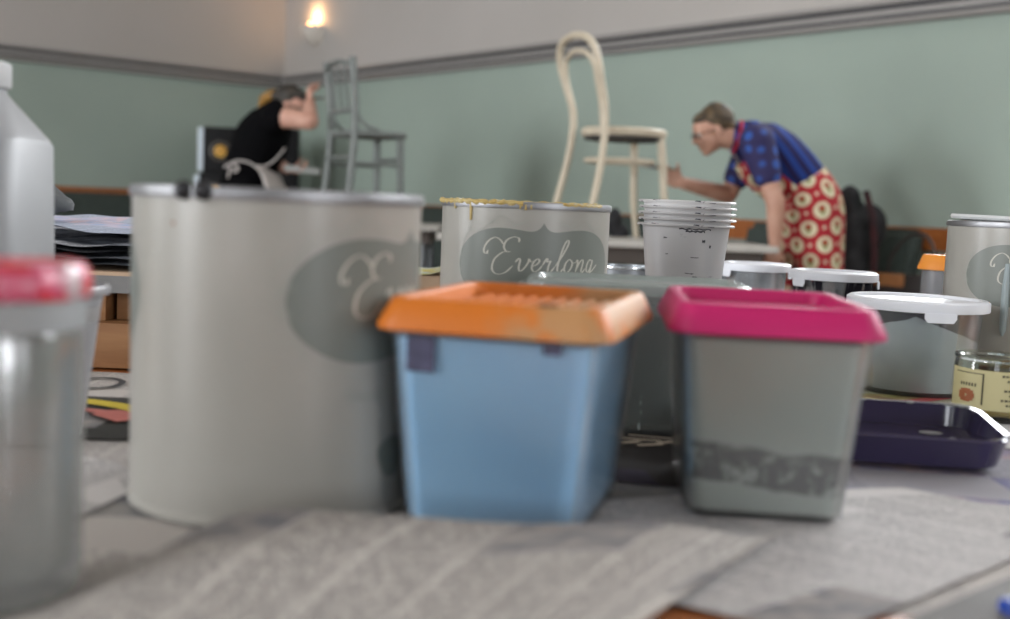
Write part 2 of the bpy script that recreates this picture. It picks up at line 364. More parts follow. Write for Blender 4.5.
# ---- bentwood chair
M['whitepaint'] = mat('cream_white_chair_paint', 'c6bba6', .5, 'b9ae9a', 20)
M['darkseat'] = mat('unpainted_dark_underside', '3c3a38', .7)
def bent_chair(loc, rz):
    t = thing('bentwood_chair', 'cream white bentwood chair with double hoop back on the pale table', 'chair', loc, rz)
    W = M['whitepaint']
    MB().lathe([(.15, .440), (.18, .440), (.186, .449), (.186, .466), (.180, .474), (.15, .474), (.14, .469), (.0, .467)], 48, cap0=True).build('seat', W, t)
    MB().lathe([(.172, .425), (.172, .4395), (.15, .4395), (.15, .425)], 40, loop=True).build('seat_ring', M['darkseat'], t)
    hoop = [(-.20, -.26, 0), (-.19, -.22, .16), (-.175, -.185, .33), (-.165, -.172, .45), (-.165, -.178, .56), (-.178, -.205, .65), (-.19, -.228, .73), (-.178, -.245, .79), (-.12, -.258, .835), (0, -.265, .852)]
    full = hoop + [(-x, y, z) for x, y, z in reversed(hoop[:-1])]
    MB().tube(crom(full, 6), .0155, 12).build('back_hoop', W, t)
    inn = [(-.138, -.172, .470), (-.138, -.182, .56), (-.148, -.208, .65), (-.145, -.226, .72), (-.10, -.24, .77), (0, -.247, .79)]
    fi = inn + [(-x, y, z) for x, y, z in reversed(inn[:-1])]
    MB().tube(crom(fi, 6), .0105, 10).build('inner_hoop', W, t)
    for sx in (-1, 1): MB().tube(crom([(sx * .125, .115, .445), (sx * .135, .128, .3), (sx * .145, .14, .15), (sx * .16, .17, 0)], 5), [.018] * 6 + [.016] * 5 + [.013] * 5, 12).build('leg', W, t)
    t.scale = (.96, .96, .96)
    pts = [(.152 * math.cos(a) , .148 * math.sin(a) - .015, .335) for a in [2 * PI * k / 40 for k in range(41)]]
    MB().tube(pts, .0105, 8).build('stretcher_ring', W, t)
    return t
cB = at(624, 131, 4.78)
bent_chair((cB.x, cB.y, FT), math.radians(-69))
# ---- spindle chair
M['greypaint'] = mat('blue_grey_chair_paint', '747976', .5, '6a6f6d', 20)
def spindle_chair(loc, rz):
    t = thing('spindle_chair', 'blue-grey spindle back chair on the far table', 'chair', loc, rz); W = M['greypaint']
    MB().loft([rrect(.36, .30, .06, .44, 6, 0, -.015), rrect(.38, .32, .07, .448, 6, 0, -.015), rrect(.38, .32, .07, .462, 6, 0, -.015), rrect(.365, .305, .06, .470, 6, 0, -.015)]).build('seat', W, t)
    for sx in (-1, 1):
        MB().tube(crom([(sx * .175, -.205, 0), (sx * .168, -.18, .2), (sx * .165, -.16, .44), (sx * .17, -.165, .62), (sx * .18, -.19, .83)], 6), .019, 10).build('back_post', W, t)
        MB().tube([(sx * .15, .10, .44), (sx * .155, .107, .2), (sx * .16, .112, 0)], [.019, .017, .013], 10).build('leg', W, t)
        MB().tube([(sx * .158, .107, .3), (sx * .166, -.18, .3)], .0105, 8).build('stretcher', W, t)
        MB().tube(crom([(sx * .170, -.160, .57), (sx * .176, -.135, .52), (sx * .184, -.09, .485), (sx * .186, -.04, .474)], 5), .010, 8).build('hip_brace', W, t)
    MB().tube([(-.156, .105, .33), (.156, .105, .33)], .0105, 8).build('stretcher', W, t)
    MB().tube([(-.166, -.18, .33), (.166, -.18, .33)], .0105, 8).build('stretcher', W, t)
    MB().tube(crom([(-.178, -.184, .785), (-.09, -.20, .81), (0, -.205, .815), (.09, -.20, .81), (.178, -.184, .785)], 4), .02, 10, flat=.6).build('top_rail', W, t)
    MB().tube([(-.168, -.163, .57), (.168, -.163, .57)], .014, 8).build('lower_rail', W, t)
    for x in (-.085, 0, .085): MB().tube([(x, -.166, .57), (x, -.18, .68), (x, -.20, .805)], [.007, .009, .007], 8).build('spindle', W, t)
    return t
cG = at(371, 140, 6.0)
spindle_chair((cG.x, cG.y, FT), math.radians(-60))

# ---- loudspeakers
M['black'] = mat('black_cabinet', '0e0e10', .6, spec=.25); M['gold'] = mat('amber_cone', 'c08c3c', .45, 'e0b45c', 14); M['ring'] = mat('grey_ring', '5a5652', .4)
M['litside'] = mat('pale_lit_side', 'd4e0ea', .5)
def speaker(px, D, w_, z0, z1, label, cones, side=True):
    p = at(px + 4, 190, D); t = thing('loudspeaker', label, 'loudspeaker', (p.x, p.y, z0), .12); h = z1 - z0
    MB().box((0, 0, h / 2), (w_, .3, h), bev=.008).build('cabinet', M['black'], t)
    if side: MB().box((-w_ / 2 - .021, -.10, h / 2), (.04, .1, h * .96), bev=.004).build('lit_side_panel', M['litside'], t)  # pale blue colour paints the light falling on the black cabinet's side
    for cx, cz, r in cones:
        a = MB(); a.lathe([(r * .8, 0), (r, 0), (r, .02), (r * .82, .026)], 32, loop=True); o = a.build('cone_ring', M['ring'], t); o.location = (cx, -.15, cz); o.rotation_euler = (PI / 2, 0, 0)
        a = MB(); a.lathe([(r * .82, .012), (r * .62, .003), (r * .60, .006)], 32, cap0=False, cap1=False); o3 = a.build('cone_surround', M['black'], t); o3.location = (cx, -.15, cz); o3.rotation_euler = (PI / 2, 0, 0)
        a = MB(); a.lathe([(r * .62, .004), (r * .45, .006), (r * .25, .018), (.001, .024)], 32, cap0=True); o2 = a.build('cone', M['gold'], t); o2.location = (cx, -.15, cz); o2.rotation_euler = (PI / 2, 0, 0)
    return t
speaker(222, 9.0, .32, 1.07, 1.42, 'black loudspeaker with amber cone on top of the left stack', [(-.03, .165, .080)])
speaker(220, 9.0, .34, 0, 1.068, 'tall black loudspeaker cabinet beneath the amber-coned one', [(-.05, .93, .06), (-.02, .6, .1)])
speaker(281, 9.0, .2, 0, 1.43, 'narrow black loudspeaker column behind the woman in black', [], False)

# ================================================================== TABLE: newspapers
news = dict(
 a=newsprint('newsprint_fine', 'bab4ae', '403f40', seed=1, pamt=.25, dens=.9),
 b=newsprint('newsprint_photo', 'b0aaa5', '55565a', seed=5, pamt=.7, photo='6a6c74', photo2='8f8c88'),
 c=newsprint('newsprint_pale', 'c0bcba', '555456', seed=8, pamt=.15, dens=.7),
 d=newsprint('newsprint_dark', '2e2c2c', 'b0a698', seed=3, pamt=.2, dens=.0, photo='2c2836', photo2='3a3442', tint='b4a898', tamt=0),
 e=newsprint('newsprint_colour', 'aaa58f', '5b5a50', seed=12, pamt=.6, photo='a59d62', photo2='94624e', tint='8d9a76', tamt=.3),
 f=newsprint('newsprint_blue', '96949a', '5b5a68', seed=20, pamt=.9, photo='6a6c8c', photo2='a08c8c'),
 g=newsprint('newsprint_cool', 'a6adbd', '4a4d58', seed=25, pamt=.5, photo='93a6c4', photo2='c7b2b8'),
 h=newsprint('newsprint_grey', '9a9ca2', '34363c', seed=31, pamt=.5, photo='3e4148', photo2='6c7078', dens=.8))
def sheet(label, far, near, matn, zf=None, z0=.0006, wr=.0008, nu=40, nv=26, seed=0, group=None, name='newspaper_sheet', parent=None, pages=1):
    """far/near: polylines of (x,y); surface between them; z = TZ + z0 + zf(u,v) + wrinkles"""
    fa = crom([Vector((*p, 0)) for p in far], 12) if len(far) > 2 else None
    ne = crom([Vector((*p, 0)) for p in near], 12) if len(near) > 2 else None
    def ev(c, p, u):
        if c is None: return Vector((*p[0], 0)).lerp(Vector((*p[-1], 0)), u)
        x = u * (len(c) - 1); i = min(int(x), len(c) - 2); return c[i].lerp(c[i + 1], x - i)
    bm = bmesh.new(); uvl = bm.loops.layers.uv.new('UVMap'); g = []
    wdt = (Vector(far[0]) - Vector(far[-1])).length; hgt = (Vector(far[0]) - Vector(near[0])).length
    for j in range(nv + 1):
        row = []
        for i in range(nu + 1):
            u, v = i / nu, j / nv; p = ev(ne, near, u).lerp(ev(fa, far, u), v)
            z = (zf(u, v) if zf else 0) + wr * (1 + noise.noise(Vector((p.x * 22 + seed, p.y * 22, seed)))) 
            row.append(bm.verts.new((p.x, p.y, TZ + z0 + z)))
        g.append(row)
    for j in range(nv):
        for i in range(nu):
            f = bm.faces.new((g[j][i], g[j][i + 1], g[j + 1][i + 1], g[j + 1][i]))
            for l, (a, b) in zip(f.loops, ((i, j), (i + 1, j), (i + 1, j + 1), (i, j + 1))): l[uvl].uv = (a / nu * wdt, b / nv * hgt)
    me = bpy.data.meshes.new(name); bm.to_mesh(me); bm.free()
    o = link(name, me, news[matn] if isinstance(matn, str) else matn, None, True, 0)
    o['label'] = label; o['category'] = 'newspaper'
    if group: o['group'] = group
    return o
sm = lambda x: max(0, min(1, x)) ** 2 * (3 - 2 * max(0, min(1, x)))
# under-layers, flat
sheet('grey newspaper page spread flat beneath the two big front tubs', [(-.30, .98), (.30, .98)], [(-.30, .50), (.30, .50)], 'b', z0=.0003, wr=.0002, seed=1)
sheet('grey newspaper page lying flat under the large front paint tin', [(-.62, .80), (-.31, .86)], [(-.66, .30), (-.20, .34)], 'a', z0=.0003, wr=.0002, seed=2)
sheet('flat newspaper page under the row of white-lidded tubs', [(-.30, 1.85), (.62, 1.85)], [(-.30, 1.25), (.62, 1.25)], 'c', z0=.0003, wr=.0002, seed=3)
sheet('flat newspaper page under the second paint tin', [(-.28, 1.24), (.3, 1.24)], [(-.28, .985), (.3, .985)], 'a', z0=.0003, wr=.0002, seed=4)
sheet('colour-printed page with yellow, red and green areas behind the purple tray', [(.30, 1.245), (.78, 1.22)], [(.24, .93), (.80, .86)], 'e', z0=.0008, wr=.0002, seed=5)
sheet('blue and pink printed page under the front of the purple tray', [(.21, .955), (.62, .93)], [(.21, .70), (.60, .62)], 'f', z0=.0014, wr=.0002, seed=6)
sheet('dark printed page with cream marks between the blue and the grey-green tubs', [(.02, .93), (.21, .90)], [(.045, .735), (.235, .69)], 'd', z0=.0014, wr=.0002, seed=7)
# the pale page to the right of the grey-green tub
sheet('pale newspaper page lying askew in front of the grey-green tub', [(-.10, .61), (.03, .66), (.14, .705), (.27, .74)], [(.14, .463), (.25, .565), (.36, .667)], 'c',
      zf=lambda u, v: .003 * sm((u - .75) / .2) * sm((.6 - v) / .3), z0=.002, wr=.0003, seed=8)
# front newspaper with raised far edge
sheet('front newspaper with curled far edge hiding the foot of the blue tub', [(-.46, .52), (-.2, .525), (-.12, .522), (.0, .522), (.09, .538), (.155, .605)], [(-.50, .24), (-.3, .26), (-.2, .28), (-.12, .30), (-.06, .32), (.0, .36)], 'a',
      zf=lambda u, v: .004 + .0230 * sm((v - .3) / .65) * sm((u - .24) / .2) * sm((1.0 - u) / .28) + .0015 * math.sin(u * 17) * v, z0=.003, wr=.0008, nu=60, nv=40, seed=9)
sheet('crumpled newspaper under the foot of the large front tin', [(-.44, .745), (-.36, .76), (-.25, .72), (-.215, .66)], [(-.50, .50), (-.42, .515), (-.33, .535), (-.235, .545)], 'c',
      zf=lambda u, v: .0012 * sm(v) * (1 - sm((u - .7) / .2)), z0=.0012, wr=.0003, seed=10)
# magazine at left, behind the cup
M['mag_dark'] = newsprint('magazine_dark', '3a3a38', '55534f', seed=41, pamt=.05, dens=.3, tint='b09a2c', tamt=.0)
sheet('dark magazine cover on the table in front of the wood blocks', [(-.47, .95), (-.26, .95)], [(-.45, .775), (-.26, .79)], M['mag_dark'], z0=.002, wr=.0003, seed=11, name='magazine')['category'] = 'magazine'
sheet('light marbled newspaper page between the magazine and the wood blocks', [(-.56, 1.085), (-.24, 1.085)], [(-.54, .952), (-.25, .955)], 'b', z0=.001, wr=.0005, seed=12)
def ribbon(pts, widths, fn, mb, z=0):
    P = [Vector((p[0], p[1], 0)) for p in pts]; rows = []
    for i, p in enumerate(P):
        t = (P[min(i + 1, len(P) - 1)] - P[max(i - 1, 0)]).normalized(); n = Vector((-t.y, t.x, 0)) * (widths[i] if isinstance(widths, list) else widths) / 2
        rows.append((mb.bm.verts.new(fn(*(p + n).xy)), mb.bm.verts.new(fn(*(p - n).xy))))
    for a, b in zip(rows, rows[1:]):
        try: mb.bm.faces.new((a[0], a[1], b[1], b[0]))
        except ValueError: pass
M['yellow'] = mat('printed_yellow', 'b8a42e', .7); M['coral'] = mat('printed_coral', 'b4685f', .7); M['inkdark'] = mat('dark_paint_mark', '34383c', .6)
mag = bpy.data.objects['magazine']
mb = MB(); ribbon(crom([(-.44, .925), (-.36, .925), (-.30, .90), (-.265, .86)], 8), .018, lambda x, y: (x, y, TZ + .0037), mb); mb.build('yellow_swoosh', M['yellow'], mag, False)['label'] = 'yellow printed swoosh'
mb = MB(); ribbon(crom([(-.345, .885), (-.31, .875), (-.28, .85)], 8), [.012] * 8 + [.028] * 9, lambda x, y: (x, y, TZ + .0042), mb); mb.build('coral_patch', M['coral'], mag, False)['label'] = 'coral printed patch'
pg = [o for o in bpy.data.objects if o.get('label', '').startswith('light marbled')][0]
mb = MB(); ribbon(crom([(-.40, 1.02), (-.372, 1.045), (-.35, 1.03), (-.348, 1.0), (-.37, .985), (-.42, .98)], 8), .006, lambda x, y: (x, y, TZ + .0028), mb); mb.build('ink_curl', M['inkdark'], pg, False)['label'] = 'dark curled paint line'
# cream marks on the dark page
M['creamink'] = mat('cream_print', 'b8ab9a', .7)
dk = [o for o in bpy.data.objects if o.get('label', '').startswith('dark printed page')][0]
mb = MB()
for (x, y, l_, ww, a) in ((.082, .852, .022, .006, .5), (.098, .848, .022, .006, .5), (.114, .842, .022, .006, .4), (.10, .862, .05, .005, -.2), (.13, .855, .024, .006, .6), (.145, .85, .024, .006, .5), (.125, .87, .05, .004, -.25), (.072, .836, .018, .005, -.2)):
    c, s = math.cos(a), math.sin(a); ribbon([(x - c * l_ / 2, y - s * l_ / 2), (x, y), (x + c * l_ / 2, y + s * l_ / 2)], ww, lambda X, Y: (X, Y, TZ + .003), mb)
mb.build('cream_marks', M['creamink'], dk, False)['label'] = 'cream printed marks'
cp = [o for o in bpy.data.objects if o.get('label', '').startswith('colour-printed page')][0]
M['printred'] = mat('printed_red', '9a3a38', .7); M['printgreen'] = mat('printed_green', '7f9460', .7)
for nm_, mm, pts, wd in (('yellow_streak', 'yellow', ((858, 397), (885, 400), (905, 404)), .012), ('red_streak', 'printred', ((905, 402), (930, 399), (952, 396)), .016), ('green_streak', 'printgreen', ((890, 405), (925, 409), (955, 411)), .012)):
    mb = MB(); q_ = [atz(x, y, TZ + .002) for x, y in pts]; ribbon(crom([Vector((p.x, p.y, 0)) for p in q_], 6), wd, lambda x, y: (x, y, TZ + .0019), mb)
    mb.build(nm_, M[mm], cp, False)['label'] = nm_.replace('_', ' ') + ' printed on the page'
# small white scrap under the yellow jar
sheet('small white paper scrap in front of the yellow-labelled jar', [(.395, 1.0), (.50, .985)], [(.40, .885), (.50, .865)], mat('white_scrap', 'b9b9ba', .7), z0=.0022, wr=.0006, seed=15, name='paper_scrap', nu=12, nv=12)['category'] = 'paper'

# ================================================================== POTS
Z0 = TZ + .0022
# ---- printed tins
M['tin'] = mat('cream_tin_enamel', '98958e', .3, '928f88', 5, spec=.6)
M['tinrim'] = mat('tin_rim_metal', '8a8a8c', .42, metal=.85)
M['label'] = mat('grey_green_print', '6c706a', .35)
M['print'] = mat('pale_print', 'b4b1a6', .4)
M['thin'] = mat('thin_grey_print', '979a92', .4)
STROKES = [
 [(-.42, .98), (-.47, .80), (-.62, .86), (-.66, 1.12), (-.5, 1.45), (-.2, 1.62), (.1, 1.5), (.3, 1.3)],
 [(-.42, .84), (-.38, .84)],
 [(1.05, 1.42), (1.0, 1.62), (.72, 1.68), (.42, 1.5), (.36, 1.18), (.55, .95), (.78, .95)],
 [(.6, .96), (.3, .85), (.02, .5), (.04, .02), (.35, -.2), (.75, -.1), (1.05, .25)],
 [(1.12, .42), (1.25, .62), (1.34, .52), (1.36, .18), (1.46, 0), (1.62, .12), (1.76, .45), (1.76, .62), (1.86, .5), (1.98, .5)],
 [(2.0, .25), (2.2, .35), (2.3, .52), (2.2, .64), (2.04, .5), (2.0, .2), (2.15, 0), (2.35, .08), (2.5, .32)],
 [(2.5, .32), (2.62, .64), (2.68, .64), (2.7, .5), (2.86, .55), (2.82, .3), (2.85, .05), (3.0, .02), (3.15, .25)],
 [(3.15, .25), (3.45, .9), (3.62, 1.45), (3.52, 1.6), (3.38, 1.3), (3.3, .5), (3.34, .08), (3.5, 0), (3.65, .2)],
 [(4.0, .58), (3.85, .64), (3.7, .42), (3.72, .1), (3.88, 0), (4.05, .15), (4.1, .42), (4.0, .6), (4.12, .48), (4.3, .5)],
 [(4.3, .5), (4.38, .62), (4.43, .45), (4.4, 0)], [(4.4, .1), (4.55, .5), (4.7, .64), (4.78, .5), (4.76, .1), (4.86, 0), (5.0, .2)],
 [(5.4, .58), (5.25, .64), (5.1, .42), (5.12, .1), (5.28, .02), (5.42, .3), (5.47, .62), (5.42, 0), (5.33, -.55), (5.12, -.72), (4.98, -.5), (5.2, -.2), (5.6, .1), (5.9, .4)]]
TR, TH = .0830, .1725 + DH
def decal(mb, r, phi, grid):   # grid rows of (s,z)
    pass
def tin(label, x, y, phis, drips=0, lid=None, spots=()):
    t = thing('paint_tin', label, 'paint tin', (x, y, Z0))
    mb = MB(); mb.lathe([(.002, .004), (TR - .004, .004), (TR - .003, .0), (TR + .0012, .0), (TR + .0015, .003), (TR, .005), (TR, TH - .006), (TR - .0015, TH - .006), (TR - .0015, .0055), (.002, .0055)], 96, cap0=False, cap1=False); mb.build('body', M['tin'], t)
    mb = MB(); mb.lathe([(TR - .003, TH - .0058), (TR + .0014, TH - .0058), (TR + .0018, TH - .003), (TR + .0012, TH), (TR - .001, TH + .0008), (TR - .007, TH), (TR - .010, TH - .004), (TR - .010, TH - .006)], 96, loop=True); mb.build('rim', M['tinrim'], t)
    def W(rr, phi):
        return lambda s, z: (rr * math.sin(s / TR + phi), -rr * math.cos(s / TR + phi), z + DH)
    for k, phi in enumerate(phis):
        hw = .086; zc = .1145
        def prof(s):
            q = abs(s) / hw
            if q >= 1: return 0
            lobe = math.sqrt(max(0, 1 - (max(0, q - .45) / .55) ** 2.0)) if q > .45 else 1
            h = .035 * lobe - .0075 * math.cos(PI * min(q / .45, 1)) * (q < .45) * .5 - (.00375 if q < .45 else .00375 * 0)
            h = .034 * lobe * (1 - .16 * math.exp(-(q / .24) ** 2))
            return h + .011 * math.exp(-abs(s) / .0055)
        mb = MB(); f = W(TR + .0003, phi); n = 120; prev = None
        for i in range(n + 1):
            s = -hw + 2 * hw * i / n; h = max(prof(s), .0004)
            cur = [mb.bm.verts.new(f(s, zc + h * q)) for q in (-1, -.33, .33, 1)]
            if prev:
                for a in range(3): mb.bm.faces.new((prev[a], cur[a], cur[a + 1], prev[a + 1]))
            prev = cur
        lb = mb.build('label_panel', M['label'], t, True, auto=0)
        mb = MB(); f = W(TR + .0006, phi)
        for sk in STROKES:
            pts = crom([Vector((a + .22 * b, b, 0)) for a, b in sk], 8); U = .0186
            P = [(-.060 + (p.x + .65) * U, .104 + (p.y + .28) * U) for p in pts]; wd = []
            for i in range(len(P)):
                a, b = P[max(i - 1, 0)], P[min(i + 1, len(P) - 1)]; dx, dy = b[0] - a[0], b[1] - a[1]; l_ = math.hypot(dx, dy) or 1
                e = min(1, min(i, len(P) - 1 - i) / 4 + .25)
                wd.append((.00045 + .0017 * max(0, abs(dy) / l_ - .25)) * e + .0002)
            if len(sk) == 2: wd = [.0024] * len(P)
            ribbon(P, wd, f, mb)
        mb.build('script_lettering', M['print'], lb, False)['label'] = 'pale script reading Everlong'
        mb = MB(); f = W(TR + .0004, phi)
        for sg in (-1, 1):
            for zz in (0, 1):
                q = 1 if zz == 0 else -1
                for off, amp, ph in ((.004, .003, 0), (.0075, .0035, 1.5)):
                    pts = []
                    for i in range(60):
                        s = .012 + (hw - .008) * i / 59
                        h = max(prof(min(s, hw - .001)), 0) if s < hw else 0
                        pts.append((sg * s, zc + q * (h + off + amp * math.sin(i * .3 + ph) - (0 if i < 50 else (i - 50) * .0007))))
                    ribbon(pts, .0004, f, mb)
            for cz in (-.014, 0, .014):
                pts = [(sg * (hw + .003 + .006 * math.cos(a)), zc + cz + .008 * math.sin(a)) for a in [PI * 2 * i / 24 for i in range(-6, 7)]]
                ribbon([(sg * (hw - .004 + .011 * math.cos(i / 12 * PI - PI / 2)), zc + cz + .008 * math.sin(i / 12 * PI - PI / 2)) for i in range(13)], .0004, f, mb)
        mb.build('flourish', M['thin'], t, False)['label'] = 'thin flourish lines around the label'
        mb = MB(); f = W(TR + .0004, phi)   # small illegible script line under the label
        for j in range(14):
            x0 = -.05 + j * .0072
            ribbon(crom([Vector(p + (0,)) for p in ((x0, .060), (x0 + .002, .0655 + (.004 if j % 4 == 0 else 0)), (x0 + .0025, .0602), (x0 + .005, .0640), (x0 + .0062, .0600 - (.004 if j % 5 == 2 else 0)), (x0 + .0075, .0615))], 4), .0005, f, mb)
        mb.build('small_script', M['thin'], t, False)
    if lid == 'askew':
        o = MB().lathe([(.001, .0), (TR - .012, .0), (TR - .010, .0015), (TR - .001, .0015), (TR + .0005, .004), (TR - .001, .0068), (TR - .014, .0068), (TR - .016, .002), (.001, .002)], 64, cap0=False, cap1=False).build('lid', mat('tin_lid_metal', 'c0c2c2', .4, metal=.0), t)
        o.location = (.003, .002, TH + .0002); o.rotation_euler = (math.radians(.7), math.radians(.8), 0); o['label'] = 'pressed metal lid set slightly askew'
    elif lid:
        MB().lathe([(.001, .0), (TR - .014, .0), (TR - .0115, .005), (TR - .0105, .005), (TR - .0125, -.003), (.001, -.003)], 64, cap0=False, cap1=False).build('lid', mat('closed_lid_metal', '9b9a96', .35, metal=.6), t).location = (0, 0, TH - .006)
    return t
t1 = tin('large cream paint tin with lettered label, standing left of the orange-lidded tub', -.1348, .668, (math.radians(73), math.radians(-112)), lid='flat')
t2 = tin('cream paint tin lettered Everlong with yellow paint along its rim', .017, 1.127, (math.radians(11), math.radians(191)), lid=None)
t3 = tin('cream paint tin with a lid lying askew, beside the white-lidded round tub', .592, 1.30, (math.radians(-8), math.radians(172)), lid='askew')
# marks on tin 1
M['blackblob'] = mat('black_blob', '1c1c20', .4)
for a in (-.43, -.285):
    rr = TR + .001; MB().ell((rr * math.sin(a), -rr * math.cos(a), TH - .002), (.0055, .0045, .0052)).build('dark_paint_blob', M['blackblob'], t1)['label'] = 'dark blob of paint on the rim'
def blot(t, a, z, ra, rz_, m, name, r=TR + .00035):
    mb = MB(); cs = [(ra * math.cos(q) * (1 + .15 * math.sin(3 * q)), rz_ * math.sin(q)) for q in [2 * PI * k / 28 for k in range(28)]]
    cc = mb.bm.verts.new((r * math.sin(a), -r * math.cos(a), z)); vs = [mb.bm.verts.new((r * math.sin(a + p / TR), -r * math.cos(a + p / TR), z + q)) for p, q in cs]
    for i in range(28): mb.bm.faces.new((cc, vs[i], vs[(i + 1) % 28]))
    return mb.build(name, m, t, False)
blot(t1, math.radians(-30), .160, .0012, .0012, mat('brown_spot', '7d5a42', .6), 'brown_spot')
blot(t1, math.radians(62), .033, .012, .012, M['label'], 'round_patch', TR + .0008)['label'] = 'dark round patch low on the tin'  # flat dark round patch, low on the tin's right
# yellow paint on tin 2 rim
M['ypaint'] = mat('dried_yellow_paint', 'a98c48', .5, 'b8a878', 60)
mb = MB()
def arc(a0, a1, r, z, n=24): return [(r * math.sin(a0 + (a1 - a0) * i / n), -r * math.cos(a0 + (a1 - a0) * i / n), z + .0006 * math.sin(i * 1.7)) for i in range(n + 1)]
mb.tube(arc(-1.5, -.05, TR + .0005, TH - .001, 40), [.0022 + .0008 * math.sin(i * 2.1) for i in range(41)], 8)
mb.tube(arc(.4, 1.0, TR + .0005, TH - .001), [.0016] * 25, 8); mb.tube(arc(2.0, 4.3, TR - .002, TH, 40), [.002] * 41, 8)
for a, l_ in ((-.68, .016), (-.95, .006), (-.08, .004), (-.02, .005), (.04, .004)):
    rr = TR + .0006; mb.tube([(rr * math.sin(a), -rr * math.cos(a), TH - .002), (rr * math.sin(a), -rr * math.cos(a), TH - .002 - l_)], [.0016, .0011], 8)
mb.build('yellow_paint_drips', M['ypaint'], t2)['label'] = 'dried yellow paint dripping over the rim'
M['drip'] = mat('blue_grey_drip', '8b9698', .4)
mb = MB(); rr = TR + .0012; a = -.60
mb.tube([(rr * math.sin(a), -rr * math.cos(a), z) for z in (.135, .11, .09, .062, .056)], [.0025, .004, .0042, .0036, .001], 10); mb.build('paint_drip', M['drip'], t3)['label'] = 'blue-grey paint drip down the label'
M['tinin'] = mat('dark_tin_inside', '6f6a5e', .6)
MB().lathe([(.001, .10), (TR - .002, .10), (TR - .002, .101), (.001, .101)], 48, cap0=False, cap1=False).build('paint', M['tinin'], t2)

# ---- two rectangular tubs with recessed lids
def tub(label, loc, rz, lidm, bodym, paintm, paint_top=.105, ribs=True, W=(.123, .160), hgt=.1078):
    t = thing('paint_tub', label, 'paint tub', loc, rz); w_, d = W
    bw0, bd0, bw1, bd1 = w_ - .031, d - .028, w_ - .014, d - .012
    def sec(k, ins=0, z=None):
        z = k * hgt if z is None else z; return rrect(bw0 + (bw1 - bw0) * k - 2 * ins, bd0 + (bd1 - bd0) * k - 2 * ins, .013 - ins * .5, z, 6)
    MB().loft([sec(0, .004, 0), sec(0, 0, .003), sec(.5), sec(.96), sec(.97, -.002), sec(1, -.002)] + [sec(1, .0012), sec(.5, .0012), sec(.02, .0014)], cap0=True, cap1=True).build('container', bodym, t)
    k = paint_top / hgt
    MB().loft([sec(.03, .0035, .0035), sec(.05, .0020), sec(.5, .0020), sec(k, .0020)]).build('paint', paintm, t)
    L0 = hgt + .0005
    r = lambda a, b, z, c=.016: rrect(w_ - a, d - b, c, z, 7)
    MB().loft([r(.006, .006, L0 + .001), r(0, 0, L0), r(0, 0, L0 + .003), r(.012, .012, L0 + .0155, .014), r(.015, .015, L0 + .0168, .013), r(.024, .024, L0 + .0168, .010), r(.027, .027, L0 + .0155, .009), r(.030, .030, L0 + .0085, .008)], cap0=True, cap1=True).build('lid', lidm, t)
    if ribs:
        for i in range(9): MB().box((-(w_ - .045) / 2 + (w_ - .045) * (i + .5) / 9, 0, L0 + .0098), (.0035, d - .045, .0024), bev=.0008).build('lid_rib', lidm, t)
    return t
def lidmat(name, col, stain=None, sx=1):
    m, nt, b = nm(name); b.inputs['Roughness'].default_value = .5; b.inputs['Specular IOR Level'].default_value = .35
    co = obj_co(nt)
    if stain:
        sp = N(nt, 'ShaderNodeSeparateXYZ'); L(nt, co, sp.inputs[0])
        f = mathn(nt, 'MULTIPLY', ramp(nt, mathn(nt, 'ADD', sp.outputs[0], mathn(nt, 'MULTIPLY', noisen(nt, 45, 4, co), .05)), .022, .05), ramp(nt, noisen(nt, 60, 3, co), .3, .5))
        L(nt, mixc(nt, mathn(nt, 'MULTIPLY', f, .75), col, stain), b.inputs['Base Color'])
    else: b.inputs['Base Color'].default_value = lin(col)
    return m
def paintmat(name, col, col2, band=None, z0=.02, z1=.045, corner=None):
    m, nt, b = nm(name); b.inputs['Roughness'].default_value = .45; co = obj_co(nt)
    c = mixc(nt, ramp(nt, noisen(nt, 14, 3, co), .35, .65), col, col2)
    sp = N(nt, 'ShaderNodeSeparateXYZ'); L(nt, co, sp.inputs[0])
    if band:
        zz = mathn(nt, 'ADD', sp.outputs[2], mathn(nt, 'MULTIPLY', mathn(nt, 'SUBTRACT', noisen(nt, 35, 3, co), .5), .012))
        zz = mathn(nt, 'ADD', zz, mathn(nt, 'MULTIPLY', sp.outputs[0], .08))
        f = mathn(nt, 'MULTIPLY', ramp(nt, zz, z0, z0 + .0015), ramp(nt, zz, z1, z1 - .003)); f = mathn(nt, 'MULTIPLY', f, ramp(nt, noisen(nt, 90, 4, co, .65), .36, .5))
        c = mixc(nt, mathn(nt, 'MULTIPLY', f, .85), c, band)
    L(nt, c, b.inputs['Base Color']); return m
M['clearwall'] = plastic('tub_wall_plastic', 'b8bcbc', .93, .2, .1)
blue = tub('clear rectangular tub of sky blue paint under a paint-smeared orange lid', (.0125, .656, Z0 + .0007), math.radians(-15.0), lidmat('orange_lid', 'c66c1a', 'a98a62'), M['clearwall'], paintmat('sky_blue_paint', 'a2d4f8', '9accf4'), W=(.129, .168))
pink = tub('clear rectangular tub of grey-green paint under a magenta lid', (.161, .707, Z0 + .0007), math.radians(-4.8), lidmat('magenta_lid', 'b0185c'), M['clearwall'], paintmat('grey_green_paint', 'a3aaa3', '9ea59e', '403e40', .018, .043), ribs=False)
